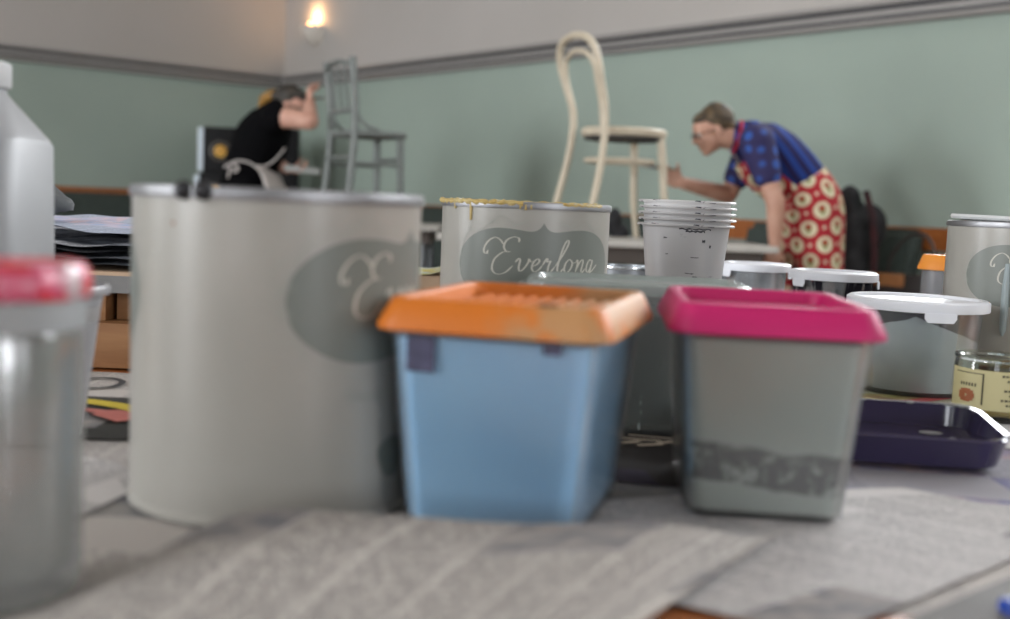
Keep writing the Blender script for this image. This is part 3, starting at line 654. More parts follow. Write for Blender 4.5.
# dark stains behind blue tub wall
for (x, z, ww, hh) in ((-.037, .0965, .016, .020), (.034, .104, .010, .007)):
    d_ = -(.168 - .012 - .018 * (1 - z / .1095)) / 2 - .0012
    mb = MB(); n = 9; g = [[mb.bm.verts.new((x + ww * (i / n - .5) + .0006 * math.sin(j * 2.7 + i), d_ - (-.0855 * 0), z + hh * (j / n - .5) + .0006 * math.sin(i * 3.1))) for i in range(n + 1)] for j in range(n + 1)]
    for j in range(n):
        for i in range(n): mb.bm.faces.new((g[j][i], g[j][i + 1], g[j + 1][i + 1], g[j + 1][i]))
    mb.build('dark_stain', mat('dark_violet_stain', '3c3a50', .5, '50506a', 120), blue, False)['label'] = 'dark violet stain on the tub front'
blot_m = mat('lid_smudge', '6a4c38', .6)
o = MB().ell((.030, -.0755, .1257), (.006, .0032, .0008)).build('lid_smudge', blot_m, blue); o['label'] = 'small brown smudge on the rim'

# ---- big translucent tub behind
M['frost'] = plastic('frosted_lid_plastic', '9aa5a0', .42, .25, .25)
M['frostw'] = plastic('frosted_wall_plastic', '949b98', .6, .25, .2, streak='a9b0ae', sscale=(90, 90, 26), slo=.66, shi=.70)
t = thing('storage_tub', 'large frosted tub of grey paint behind the orange and magenta lids', 'tub', (.107, .925, Z0), math.radians(-3)); t.scale = (1, 1, .955)
w_, d = .172, .108
def sec(k, ins=0, z=None): return rrect(w_ - .03 + .02 * k - 2 * ins, d - .026 + .018 * k - 2 * ins, .02, k * .115 if z is None else z, 7)
MB().loft([sec(0, .004, 0), sec(0, 0, .004), sec(.5), sec(1), sec(1, .0014), sec(.5, .0014), sec(.05, .0014)]).build('container', M['frostw'], t)
MB().loft([sec(.06, .003), sec(.5, .0022), sec(.86, .0022)]).build('paint', mat('slate_grey_paint', 'a0a6a3', .5, 'aab0ac', 18), t)
MB().loft([rrect(w_, d, .022, 0.1160, 7), rrect(w_ + .006, d + .006, .024, 0.1160, 7), rrect(w_ + .006, d + .006, .024, 0.1240, 7), rrect(w_ - .002, d - .002, .022, 0.1265, 7), rrect(w_ - .012, d - .012, .02, 0.1265, 7), rrect(w_ - .018, d - .018, .018, 0.1225, 7)]).build('lid', M['frost'], t)
for sx in (-1, 1): MB().box((sx * (w_ / 2 + .006), 0, .1185), (.009, .034, .0035), bev=.0012).build('lid_tab', M['frost'], t)

# ---- nested cups
M['cup'] = plastic('cup_plastic', 'd4d2d2', .42, .3, .25, streak='3a3a3e', sscale=(30, 30, 120), slo=.66, shi=.69)
def cup_mesh(ht, rt, rb, rim=.0065, lip=.0095):
    prof = [(.001, .0), (rb, 0), (rb + .0008, .002)]
    for k in range(1, 7): prof.append((rb + (rt - rb) * k / 7, ht * k / 7))
    prof += [(rt, ht - lip), (rt + rim * .9, ht - lip), (rt + rim, ht - lip + .001), (rt + rim, ht - .0015), (rt + rim * .8, ht), (rt + .0005, ht)]
    prof += [(rt - .0006, ht - lip), (rb - .0006, .0018), (.001, .0018)]
    mb = MB(); mb.lathe(prof, 64, cap0=False, cap1=False); return mb
labels = ['outermost and lowest of the five nested clear plastic cups', 'second cup from the bottom in the nested clear cup stack', 'middle cup of the nested clear plastic cup stack', 'second cup from the top in the nested clear cup stack', 'innermost and topmost of the five nested clear plastic cups']
cx, cy = .211, 1.345; first = None
for i in range(5):
    if not first:
        o = cup_mesh(.163, .0510, .0345, lip=.003).build('plastic_cup', M['cup']); first = o
    else: o = first.copy(); C.objects.link(o)
    o.location = (cx + (-.0008, .0006, 0, .0004, -.0004)[i], cy, Z0 + i * .0068); o.scale = (1, 1, 1)
    tag(o, labels[i], 'cup', 'nested clear plastic cups')
# black paint marks on the outermost cup
M['blk'] = mat('black_paint_marks', '2a2a2e', .5)
c0 = first; mb = MB()
def cupw(a, z, e=.0004): r = .0345 + (.0510 - .0345) * z / .163 + e; return (r * math.sin(a), -r * math.cos(a), z)
for a0, a1, z, wd in ((-.3, .45, .1505, .0018), (-.15, .3, .1480, .0026), (.0, .2, .118, .001), (-.1, .12, .092, .0016), (.08, .2, .0955, .0018), (-.5, -.42, .089, .002), (.25, .33, .137, .004), (.45, .5, .131, .004), (-.62, -.55, .121, .001)):
    ribbon([(a0 + (a1 - a0) * i / 10, z + .0006 * math.sin(i * 2.3)) for i in range(11)], [wd * (.4 + .6 * abs(math.sin(i * 1.3 + 1))) for i in range(11)], lambda a, z_: cupw(a, z_ + DH), mb)
mb.build('black_paint_marks', M['blk'], c0, False)['label'] = 'black paint marks'

# ---- white-lidded tubs
M['wlid'] = mat('white_lid_plastic', 'dcdee4', .3, spec=.5)
M['clearbody'] = plastic('clear_tub_plastic', 'a9adb2', .62, .2, .2)
M['streaky'] = plastic('streaky_tub_plastic', '9b9da0', .5, .2, .2, streak='26242a', sscale=(42, 42, 5), slo=.50, shi=.54)
def round_tub(label, x, y, r, h, bodym, paint=None, ptop=.5, rz=0, tabs=(0, PI), taper=.86, tabw=.32):
    t = thing('round_tub', label, 'tub', (x, y, Z0), rz); rb = (r - .006) * taper; rt = r - .006
    MB().lathe([(.001, 0), (rb, 0), (rb + .001, .003), (rt, h - .012), (rt - .0012, h - .012), (rb - .001, .0035), (.001, .0015)], 64, cap0=False, cap1=False).build('container', bodym, t)
    if paint: 
        pr = lambda z: rb + (rt - rb) * z / (h - .012) - .0016
        MB().lathe([(.001, .0042), (pr(.0042), .0042), (pr(h * .3), h * .3), (pr(h * ptop), h * ptop), (.001, h * ptop)], 64, cap0=False, cap1=False).build('paint', paint, t)
    MB().lathe([(rt + .0005, h - .0115), (r, h - .0115), (r + .0006, h - .010), (r + .0002, h - .002), (r - .003, h), (r - .008, h), (r - .010, h - .003), (r - .012, h - .0035), (.001, h - .0035), (.001, h - .006), (rt + .0005, h - .006)], 72, cap0=False, cap1=False).build('lid', M['wlid'], t)
    for a in tabs:
        mb = MB(); rings = []
        n = 10
        for i in range(n + 1):
            q = a + tabw * (i / n - .5) * 2; e = .004 if i in (0, n) else 0
            rings.append([((r + dr) * math.sin(q), -(r + dr) * math.cos(q), z) for dr, z in ((.0002, h - .011), (.0018, h - .011), (.0018, h - .0205 + e), (.0002, h - .0205 + e))])
        mb.loft(rings); mb.build('lid_tab', M['wlid'], t)
    return t
# slate band painted around the grey-blue paint
def bandpaint():
    m, nt, b = nm('blue_grey_paint_slate_top'); b.inputs['Roughness'].default_value = .4; co = obj_co(nt); sp = N(nt, 'ShaderNodeSeparateXYZ'); L(nt, co, sp.inputs[0])
    e = mathn(nt, 'ADD', sp.outputs[2], mathn(nt, 'MULTIPLY', mathn(nt, 'ABSOLUTE', mathn(nt, 'ADD', sp.outputs[0], .022)), .35))
    e = mathn(nt, 'ADD', e, mathn(nt, 'MULTIPLY', noisen(nt, 70, 3, co), .004))
    c = mixc(nt, ramp(nt, noisen(nt, 22, 3, co), .4, .6), 'b4c0c0', 'a8b4b5'); c = mixc(nt, ramp(nt, e, .0825, .0835), c, '25292c')
    L(nt, c, b.inputs['Base Color']); return m
round_tub('round tub of blue-grey paint with white lid, beside the yellow-labelled jar', .4345, 1.19, .0715, .0975, plastic('clear_round_plastic', 'a9adb2', .92, .2, .15), bandpaint(), .87, tabs=(-.02, PI - .02), taper=.9, tabw=.22)
round_tub('white-lidded tub with dark streaked sides behind the magenta lid', .427, 1.475, 0.0560, .1085, M['streaky'], None, tabs=(-1.15, 1.2), tabw=.2)
round_tub('small white-lidded clear tub beside the nested cups', .362, 1.64, .0490, .1080, M['clearbody'], mat('bluish_paint', '6c7484', .5), .6, tabs=(-1.2, 1.1), tabw=.2)
# ---- jar with orange screw lid behind tin 3
t = thing('lidded_jar', 'clear jar with orange lid half hidden behind the right-hand tin', 'jar', (.616, 1.585, Z0))
MB().lathe([(.001, 0), (.031, 0), (.0325, .003), (.0325, .109), (.0313, .109), (.0313, .004), (.001, .003)], 40, cap0=False, cap1=False).build('container', M['clearbody'], t)
MB().lathe([(.001, .1315), (.031, .1315), (.033, .129), (.0385, .1135), (.0385, .111), (.033, .1105), (.001, .1105)], 40, cap0=False, cap1=False).build('lid', lidmat('orange_screw_lid', 'dd8a32'), t)
# ---- far small tin with silver rim behind tin 2
t = thing('small_tin', 'small open tin with shiny silver rim, behind the second paint tin', 'tin', (.165, 1.60, Z0))
MB().lathe([(.001, 0), (.045, 0), (.045, .096), (.0435, .096), (.0435, .002), (.001, .002)], 40, cap0=False, cap1=False).build('body', mat('small_tin_grey', '85888c', .35, metal=.5), t)
MB().lathe([(.0430, .0935), (.0465, .0935), (.047, .0955), (.0465, .098), (.0430, .098)], 40, loop=True).build('rim', mat('silver_rim', 'c4c8cc', .2, metal=.9), t)
# ---- glass jar with yellow label
M['glass'] = mat('clear_glass', 'f2f6f2', .03, trans=1, ior=1.45)
def label_mat():
    m, nt, b = nm('yellow_printed_label'); b.inputs['Roughness'].default_value = .5; b.inputs['Base Color'].default_value = lin('c2b98c'); return m
t = thing('glass_jar', 'low open glass jar with yellow printed label, beside the purple tray', 'jar', (.4515, 1.025, Z0))
rj, hj = .0365, .0585
MB().lathe([(.001, 0), (rj - .004, 0), (rj, .004), (rj, hj - .009), (rj - .001, hj - .004), (rj + .0005, hj - .002), (rj, hj), (rj - .003, hj), (rj - .0028, .007), (rj - .006, .005), (.001, .005)], 64, cap0=False, cap1=False).build('glass', M['glass'], t)
MB().lathe([(.001, .0052), (rj - .0065, .0052), (rj - .0032, .008), (rj - .0032, .013), (.001, .013)], 48, cap0=False, cap1=False).build('amber_liquid', mat('amber_liquid', 'a58a45', .15), t)
def cyl(rr): return lambda a, z: (rr * math.sin(a), -rr * math.cos(a), z)
def patch(mb, f, a0, a1, z0, z1, n=30):
    p = None
    for i in range(n + 1):
        a = a0 + (a1 - a0) * i / n; c = (mb.bm.verts.new(f(a, z0)), mb.bm.verts.new(f(a, z1)))
        if p: mb.bm.faces.new((p[0], c[0], c[1], p[1]))
        p = c
lo = MB(); patch(lo, cyl(rj + .0004), -1.75, 1.9, .012, .0475, 50); lab = lo.build('paper_label', label_mat(), t, True, auto=0)
ik = mat('label_ink', '4a4634', .5)
mb = MB(); f = cyl(rj + .0007)
for a0, a1, z0, z1 in ((-.70, -.68, .0165, .044), (-1.5, -.68, .0435, .0443), (-.72, -.70, .0165, .044)): patch(mb, f, a0, a1, z0, z1, 8)
for j in range(7):
    z = .0425 - j * .0043; a = -.28 + .12 * (j * 37 % 5) / 2
    while a < .9:
        l_ = .05 + .05 * random.random(); patch(mb, f, a, a + l_, z, z + .0019, 3); a += l_ + .022
for j in range(6): patch(mb, f, -1.3 + j * .08, -1.26 + j * .08, .032, .035, 2)
mb.build('label_print', ik, lab, False)['label'] = 'dark lines of tiny print'
mb = MB()
for i in range(9):
    q = i * .7; patch(mb, cyl(rj + .0008), -1.12 + .13 * math.cos(q) - .1, -1.12 + .13 * math.cos(q) + .1, .0235 + .004 * math.sin(q) - .002, .0235 + .004 * math.sin(q) + .002, 4)
mb.build('label_picture', mat('russet_print', '9a5630', .5), lab, False)['label'] = 'russet food picture'
# ---- purple tray
M['purple'] = mat('deep_purple_plastic', '2a2440', .12, '322b4a', 8, spec=.7, coat=.6)
t = thing('paint_tray', 'shallow deep purple plastic tray with dried paint flecks on the newspaper', 'tray', (.262, .854, Z0 + .0006), math.radians(-7.5)); t.rotation_euler[0] = math.radians(3.4); t.location.z += .0036
def rr_(w_, d, r, z): return rrect(w_, d, r, z, 8)
TW, TD = .222, .120
MB().loft([rr_(TW - .022, TD - .022, .02, 0), rr_(TW - .012, TD - .012, .024, .003), rr_(TW - .003, TD - .003, .026, .021), rr_(TW, TD, .027, .0235), rr_(TW - .002, TD - .002, .026, .025), rr_(TW - .008, TD - .008, .024, .0245), rr_(TW - .016, TD - .016, .02, .008), rr_(TW - .028, TD - .028, .014, .0065)]).build('tray_shell', M['purple'], t)
M['fleck'] = mat('dried_grey_fleck', '8d8f8e', .6)
for (x, y, a, b_) in ((.1015, 0.0505, .006, .0022), (.096, 0.0538, .006, .002), (.0905, 0.0555, .005, .0018), (.02, 0.0560, .006, .0022), (-.035, 0.0560, .009, .0018), (-.07, 0.0560, .005, .0016), (.06, 0.0560, .003, .002)):
    mb = MB(); mb.ell((x, y, .0246), (a, b_, .0012)); mb.build('paint_fleck', M['fleck'], t)['label'] = 'fleck of dried grey paint'
for (x, y, a, b_) in ((.072, .03, .009, .005), (-.05, .01, .008, .004), (.0, .038, .005, .003), (-.02, -.02, .006, .003), (.085, .012, .004, .006)):
    mb = MB(); mb.ell((x, y, .0068), (a, b_, .0006)); mb.build('paint_fleck', M['fleck'], t)['label'] = 'fleck of dried grey paint'
# ---- left side: jug, cup, foreground jar
M['hdpe'] = mat('milky_jug_plastic', '8d8e90', .4, sss=.0)
pj = at(53, 200, .78)
t = thing('plastic_jug', 'tall milky plastic jug with sloping shoulder at the photo edge', 'jug', (pj.x - .062, pj.y, Z0 + .001), math.radians(2))
MB().loft([rrect(.092, .092, .02, 0), rrect(.100, .100, .022, .004), rrect(.102, .102, .022, .10), rrect(.100, .100, .022, 0.2035), rrect(.096, .096, .022, 0.2080), rrect(.064, .064, .0319, 0.2330, 6), rrect(.056, .056, .0279, 0.2380, 6), rrect(.056, .056, .0279, 0.2410, 6)]).build('body', M['hdpe'], t)
MB().lathe([(.001, .2412), (.0300, .2412), (.0310, .243), (.0310, .257), (.0295, .2585), (.001, .2585)], 40, cap0=False, cap1=False).build('cap', mat('white_cap_plastic', 'b0b0b0', .4), t)
M['cup2'] = plastic('pale_cup_plastic', 'b6b5b8', .3, .3, .2)
pc = at(104, 296, .775)
o = MB(); ht, rt, rb = .106, .0440, .030
o = cup_mesh(ht, rt, rb, .004, .006).build('plastic_cup', M['cup2']); o.location = (pc.x - .045, pc.y - .004, Z0 + .004); tag(o, 'single tapered milky plastic cup behind the red-topped jar', 'cup')
pf = at(82, 330, .458)
t = thing('glass_jar', 'blurred clear glass jar with crinkled red and pink top, nearest the camera', 'jar', (pf.x - .0365, .458, Z0 + .0075))
M['hazy'] = plastic('hazy_glass', '9b9d99', .62, .15, .25)
MB().lathe([(.001, .006), (.028, .004), (.031, .0), (.0335, .002), (.035, .008), (.0352, .105), (.033, .115), (.031, .119), (.031, .128), (.0288, .128), (.0288, .118), (.0325, .105), (.0323, .012), (.028, .009), (.001, .010)], 64, cap0=False, cap1=False).build('glass', M['hazy'], t)
def redtop():
    m, nt, b = nm('red_pink_crinkled_top'); b.inputs['Roughness'].default_value = .3; co = obj_co(nt)
    n1 = ramp(nt, noisen(nt, 42, 2, co), .53, .6); n2 = ramp(nt, noisen(nt, 30, 2, mathn_vec(nt, co)), .55, .62)
    L(nt, mixc(nt, n2, mixc(nt, n1, 'b8141a', 'b8506a'), 'a89a9c'), b.inputs['Base Color']); return m
def mathn_vec(nt, co):
    mp = N(nt, 'ShaderNodeMapping'); mp.inputs['Location'].default_value = (3.1, .7, 2); L(nt, co, mp.inputs[0]); return mp.outputs[0]
mb = MB(); n = 64; rings = []
for r, z in ((.0314, .1245), (.0370, .1245), (.0378, .127), (.0376, .134), (.0345, .1385), (.026, .1385), (.012, .1385), (.001, .1385)):
    rings.append([((r + (.0008 * math.sin(a * 16) if .03 < r else 0)) * math.cos(a), (r + (.0008 * math.sin(a * 16) if .03 < r else 0)) * math.sin(a), z + .0008 * noise.noise(Vector((r * 90 * math.cos(a), r * 90 * math.sin(a), 0)))) for a in [2 * PI * k / n for k in range(n)]])
mb.loft(rings, cap0=False); mb.lathe([(.0290, .1287), (.0312, .1287)], 8, loop=False, cap0=False, cap1=False) if False else None
mb.build('crinkled_top', redtop(), t)
MB().lathe([(.0318, .112), (.0362, .112), (.0362, .1240), (.0318, .1240)], 48, loop=True).build('neck_ring', mat('grey_ring_plastic', '8c8f90', .4), t)

# ---- wood blocks, board and newspapers pile at left
M['beech'] = wood('beech_block', '9c7048', '845a36', (6, 50, 50), .6); M['greyboard'] = mat('grey_board_edge', '7d7c7b', .7, '727170', 20); M['creamtop'] = mat('cream_board_face', 'b59a80', .6)
def block(label, x0, x1, y0, y1, z0, z1, m='beech', group=None, rz=0):
    o = MB().box((0, 0, (z1 - z0) / 2), (x1 - x0, y1 - y0, z1 - z0), bev=.0015).build('wood_block', M[m], None, True, 30); o.location = ((x0 + x1) / 2, (y0 + y1) / 2, TZ + z0); o.rotation_euler[2] = rz
    return tag(o, label, 'wood block', group)
block('large lower wood block under the newspaper board', -.60, -.335, 1.105, 1.20, .0022, .047)
block('upper wood block left of the narrow gap under the board', -.60, -.3975, 1.12, 1.20, .0473, .0763)
block('upper wood block right of the narrow gap under the board', -.392, -.30, 1.135, 1.20, .0473, .0763)
block('wood block under the far edge of the newspaper board', -.70, -.30, 1.50, 1.58, .0022, .0763)
bd = thing('board', 'grey board with cream face resting on wood blocks under newspapers', 'board', (-.50, 1.36, TZ + .0765))
MB().box((0, 0, .0085), (.47, .50, .017)).build('board_core', M['greyboard'], bd, False)
MB().box((0, 0, .0187), (.47, .50, .0034)).build('board_face', M['creamtop'], bd, False)['label'] = 'cream top face'
Bz = .0985
def pile(label, cx, cy, w_, d, z, amp, m, seed, rot=0):
    def c(a, b): q = Matrix.Rotation(rot, 2); v = q @ Vector((a, b)); return (cx + v.x, cy + v.y)
    return sheet(label, [c(-w_ / 2, d / 2), c(w_ / 2, d / 2)], [c(-w_ / 2, -d / 2), c(w_ / 2, -d / 2)], m, zf=lambda u, v: .006 * (.5 + .5 * math.sin(u * 6.5 + v * 5)), z0=z, wr=.0045, seed=3)
pile('lowest grey newspaper of the pile on the board', -.50, 1.34, .42, .44, Bz, .004, 'h', 1, .03)
pile('second newspaper from the bottom in the pile on the board', -.49, 1.33, .40, .40, Bz + .006, .005, 'h', 2, -.05)
pile('dark wavy newspaper in the middle of the pile on the board', -.50, 1.35, .41, .42, Bz + .012, .006, 'h', 3, .06)
pile('grey newspaper below the pale topmost sheet on the board', -.50, 1.35, .41, .42, Bz + .018, .005, 'h', 5, -.03)
sheet('pale blue and pink page sloping on top of the newspaper pile', [(-.66, 1.53), (-.27, 1.56)], [(-.70, 1.20), (-.285, 1.17)], 'g', zf=lambda u, v: .012 * (1 - u) + .006 * (.5 + .5 * math.sin(u * 6.5 + v * 5)), z0=Bz + .026, wr=.0045, seed=3)
o = MB(); o.ell((0, 0, .016), (.05, .035, .020)); 
o = o.build('dark_cloth', mat('charcoal_cloth', '46484a', .9, '5a5c5c', 30), None)
for v in o.data.vertices: v.co += Vector((0, 0, 1)) * .006 * noise.noise(v.co * 60) + v.normal * .005 * noise.noise(v.co * 45)
o.location = (-.575, 1.36, TZ + Bz + .045); tag(o, 'crumpled charcoal cloth on top of the newspaper pile', 'cloth')
# pale block and paper between the tins
block('pale wood block glimpsed between the two cream tins', -.16, -.075, 1.50, 1.62, .0022, .081, 'creamtop')
sheet('yellow-marked newspaper scrap on the pale wood block between the tins', [(-.175, 1.635), (-.065, 1.64)], [(-.17, 1.495), (-.06, 1.49)], newsprint('newsprint_yellowmark', 'b0b4b6', '55585c', seed=51, pamt=.6, photo='a8983c', photo2='9aa6a8'), zf=lambda u, v: .008 * math.sin(u * 4 + 1) ** 2, z0=.0815, wr=.001, seed=50, nu=16, nv=16)
blue_o = MB(); blue_o.tube(crom([(0, 0, 0), (.03, .004, .001), (.07, 0, 0), (.1, -.006, 0)], 6), .005, 10)
pb = atz(1003, 622, TZ)
o = blue_o.build('blue_pencil', mat('blue_pencil_paint', '24449a', .4)); o.location = (pb.x, pb.y, TZ + .0062); tag(o, 'bright blue plastic stick at the front table corner', 'stick')
mb = MB(); mb.box((0, 0, 0), (.30, .24, .004), bev=.001); o = mb.build('cutting_board', mat('dark_grey_board', '6a6866', .7, '605e5c', 20)); o.location = (.335, .46, TZ + .0022); o.rotation_euler[2] = math.radians(42); tag(o, 'dark grey card sheet under the pale newspaper corner', 'card')

exec_people = True
# ================================================================== PEOPLE
def vox(mb, name, m, parent, size=.006, smooth=6, keep=None):
    me = bpy.data.meshes.new('tmp'); mb.bm.to_mesh(me); mb.bm.free(); o = bpy.data.objects.new('tmp', me); C.objects.link(o)
    r = o.modifiers.new('r', 'REMESH'); r.mode = 'VOXEL'; r.voxel_size = size
    s = o.modifiers.new('s', 'SMOOTH'); s.factor = .5; s.iterations = smooth
    bpy.context.view_layer.update(); dg = bpy.context.evaluated_depsgraph_get()
    me2 = bpy.data.meshes.new_from_object(o.evaluated_get(dg)); bpy.data.objects.remove(o); bpy.data.meshes.remove(me)
    me2.name = name; me2.materials.clear()
    return link(name, me2, m, parent, True, 0)
def rings(pts, lat, n=24):
    """pts: (centre, half depth, half width); elliptical loft"""
    out = []; m = len(pts); lat = Vector(lat).normalized()
    for i, (c, a, b) in enumerate(pts):
        t = (Vector(pts[min(i + 1, m - 1)][0]) - Vector(pts[max(i - 1, 0)][0])).normalized(); la = (lat - t * lat.dot(t)).normalized(); fr = t.cross(la)
        out.append([Vector(c) + fr * a * math.cos(2 * PI * k / n) + la * b * math.sin(2 * PI * k / n) for k in range(n)])
    return out
def torso(mb, pts, lat, dr=0):
    P = [(Vector(c), a + dr, b + dr) for c, a, b in pts]; fine = []
    cs = crom([p[0] for p in P], 5); aa = crom([Vector((p[1], p[2], 0)) for p in P], 5)
    fine = [(c, q.x, q.y) for c, q in zip(cs, aa)]
    c0, a0, b0 = fine[0]; c1, a1, b1 = fine[-1]; t0 = (fine[0][0] - fine[1][0]).normalized(); t1_ = (fine[-1][0] - fine[-2][0]).normalized()
    fine = [(c0 + t0 * a0 * .5, a0 * .3, b0 * .3), (c0 + t0 * a0 * .35, a0 * .75, b0 * .75)] + fine + [(c1 + t1_ * a1 * .35, a1 * .75, b1 * .75), (c1 + t1_ * a1 * .5, a1 * .3, b1 * .3)]
    mb.loft(rings(fine, lat))
HK = .86
def head(mb, c, f, u):
    l_ = u.cross(f).normalized(); R = Matrix((f, l_, u)).transposed(); c = Vector(c); n0 = len(mb.bm.verts)
    q = lambda a, b, z: c + f * a + l_ * b + u * z
    mb.ell(q(-.012, 0, .03), (.096, .074, .088), R, 28); mb.ell(q(.028, 0, -.035), (.062, .056, .068), R, 24); mb.ell(q(.062, 0, -.088), (.026, .028, .022), R)
    mb.ell(q(.052, 0, .03), (.045, .058, .05), R); mb.cap(q(.088, 0, .012), q(.112, 0, -.024), .008, .0125, 10); mb.ell(q(.093, 0, -.028), (.018, .017, .010), R, 12)
    mb.ell(q(.085, 0, -.052), (.014, .022, .007), R, 12); mb.ell(q(.083, 0, -.064), (.014, .019, .008), R, 12)
    for s in (-1, 1):
        mb.ell(q(-.005, s * .076, -.005), (.018, .010, .031), R, 14); mb.ell(q(.058, s * .036, -.022), (.026, .022, .022), R, 14)
    mb.bm.verts.ensure_lookup_table()
    for v in list(mb.bm.verts)[n0:]: v.co = c + (v.co - c) * HK
    return R
def shrink(o, c):
    for v in o.data.vertices: v.co = c + (v.co - c) * HK
    return o
def eyes(c, f, u, parent):
    l_ = u.cross(f).normalized(); 
    for s in (-1, 1):
        p = c + (f * .082 + l_ * s * .03 + u * .004) * HK
        MB().ell(p, (.0104, .0104, .0104), None, 14).build('eye', mat('eye_white', 'd8d0c8', .2), parent)
        MB().ell(p + f * .0073, (.0048, .0048, .0048), None, 10).build('iris', mat('iris', '3a4438', .2), parent)
def hand(mb, wrist, d, nrm, curl=.5, s=1.0, thumb=1, spread=.12):
    """d: pointing direction, nrm: palm normal (fingers curl towards it); thumb: side sign"""
    d = Vector(d).normalized(); nrm = Vector(nrm); nrm = (nrm - d * nrm.dot(d)).normalized(); side = d.cross(nrm).normalized() * thumb; w0 = Vector(wrist)
    R = Matrix((d, side, nrm)).transposed()
    mb.ell(w0 + d * .045 * s, (.052 * s, .04 * s, .016 * s), R, 18); mb.ell(w0 + d * .07 * s, (.024 * s, .040 * s, .014 * s), R, 16)
    for i, (ln_, off) in enumerate(((.070, .029), (.080, .0095), (.075, -.010), (.060, -.029))):
        p = w0 + d * (.078 - abs(i - 1.2) * .003) * s + side * off * s; ang = spread * (1.2 - i) * .5; dd = (d * math.cos(ang) + side * math.sin(ang)).normalized(); r = .0088 * s
        for k, fr in enumerate((.45, .32, .23)):
            a = curl * (.7, 1.1, .8)[k]; ax = dd.cross(nrm).normalized(); dd = (Matrix.Rotation(a, 3, ax) @ dd).normalized()
            p2 = p + dd * ln_ * s * fr; mb.cap(p, p2, r, r * .92, 10); p = p2; r *= .9
    p = w0 + d * .022 * s + side * .03 * s; dd = (d * .75 + side * .65 + nrm * .35).normalized(); r = .0105 * s
    for k, fr in enumerate((.03, .026, .022)):
        p2 = p + dd * fr * s; mb.cap(p, p2, r, r * .92, 10); p = p2; r *= .9; dd = (dd + nrm * .35 * curl * 2 - side * .25 * curl).normalized()
def shoe(name, p, f, m, parent):
    f = Vector(f).normalized(); l_ = Vector((0, 0, 1)).cross(f); R = Matrix((f, l_, Vector((0, 0, 1)))).transposed()
    mb = MB(); mb.ell(Vector(p) + f * .07 + Vector((0, 0, .032)), (.125, .045, .032), R); mb.ell(Vector(p) + Vector((0, 0, .055)), (.055, .042, .05), R); vox(mb, name, m, parent, .006, 4)
M['skin'] = skinmat()
M['skin2'] = mat('warm_skin', 'bd9480', .5, 'b08470', 18, sss=.05)
M['denim'] = mat('dark_trousers', '23242c', .8, '2b2c36', 60)
UP = Vector((0, 0, 1))
def lerp(a, b, t): return Vector(a).lerp(Vector(b), t)

# ---------------- woman in red apron (faces -X, bent forward)
D2 = 4.95
P = lambda x, y, dy=0: at(x, y, D2 + dy)
ORG = Vector((P(812, 215).x, D2, 0))
w2 = thing('person', 'person in blue patterned top and red printed apron bending to paint the white chair', 'person', ORG)
def loc(v): return Vector(v) - ORG
LAT = (0, 1, 0)
hipc, wst, chs, shc, nk = P(808, 212), P(797, 180), P(775, 158), P(757, 143), P(742, 136)
body = MB()
tp2 = [(loc(P(808, 232)), .10, .155), (loc(hipc), .125, .175), (loc(wst), .105, .145), (loc(chs), .112, .160), (loc(shc), .095, .165), (loc(P(748, 138)), .06, .09)]
torso(body, tp2, LAT)
hc = loc(P(713, 131)); hf = Vector((-.93, -.10, -.36)).normalized(); hl = UP.cross(hf).normalized(); hu = hf.cross(hl).normalized()
HR = head(body, hc, hf, hu)
body.cap(loc(P(745, 139)), hc - hf * .02 - hu * .028, .060, .052)
for s in (-1, 1):      # near (-) is her left
    hp = loc(hipc) + Vector((0, s * .09, -.03)); kn = Vector((loc(P(800, 300)).x, s * .11, .50)); an = Vector((kn.x + .06, s * .12, .09))
    body.cap(hp, kn, .088, .058); body.cap(kn, lerp(kn, an, .35), .056, .056); body.cap(lerp(kn, an, .3), an, .056, .036); body.cap(an, an + Vector((-.13, 0, -.055)), .035, .028)
# near arm hanging
sN = loc(P(757, 142, -.17)); eN = loc(P(776, 205, -.22)); wN = loc(P(775, 248, -.20))
body.cap(sN, eN, .05, .040); body.cap(eN, lerp(eN, wN, .3), .040, .039); body.cap(lerp(eN, wN, .3), wN, .038, .026)
hand(body, wN, wN - eN + Vector((-.04, 0, 0)), (0, 1, 0), .45, 1.0, 1)
# far arm reaching
sF = loc(P(752, 148, .17)); eF = loc(P(728, 195, .17)); wF = loc(P(682, 183, .0))
body.cap(sF, eF, .05, .041); body.cap(eF, lerp(eF, wF, .3), .041, .040); body.cap(lerp(eF, wF, .3), wF, .039, .027)
hand(body, wF, loc(P(662, 174, -.02)) - wF, (-.2, -.9, .3), .9, .95, 1)
vox(body, 'body', M['skin2'], w2, .0055, 5)
eyes(hc, hf, hu, w2)
q = lambda a, b, z: hc + hf * a + hl * b + hu * z
hair = MB(); hair.ell(q(-.032, 0, .045), (.092, .083, .088), HR, 28); hair.ell(q(.025, 0, .075), (.06, .064, .036), HR, 20); hair.ell(q(-.085, 0, -.01), (.045, .06, .06), HR, 20)
for i in range(26):
    a = random.random() * 2 * PI; b_ = random.random() * 1.5; dr = Vector((-.25 - math.cos(a) * math.sin(b_) * .8, math.sin(a) * math.sin(b_), math.cos(b_) * .9)).normalized()
    pp = q(-.032 + dr.x * .078, dr.y * .07, .045 + dr.z * .074); hair.cap(pp, pp + (hf * dr.x + hl * dr.y + hu * dr.z) * .012, .014, .009, 8)
def hairmat(name, a, b_): return mat(name, a, .6, b_, 30, bump=.6, bscale=140)
shrink(vox(hair, 'hair', hairmat('light_brown_hair', '2a231c', '5e4d36'), w2, .006, 3), hc)
gl = MB(); 
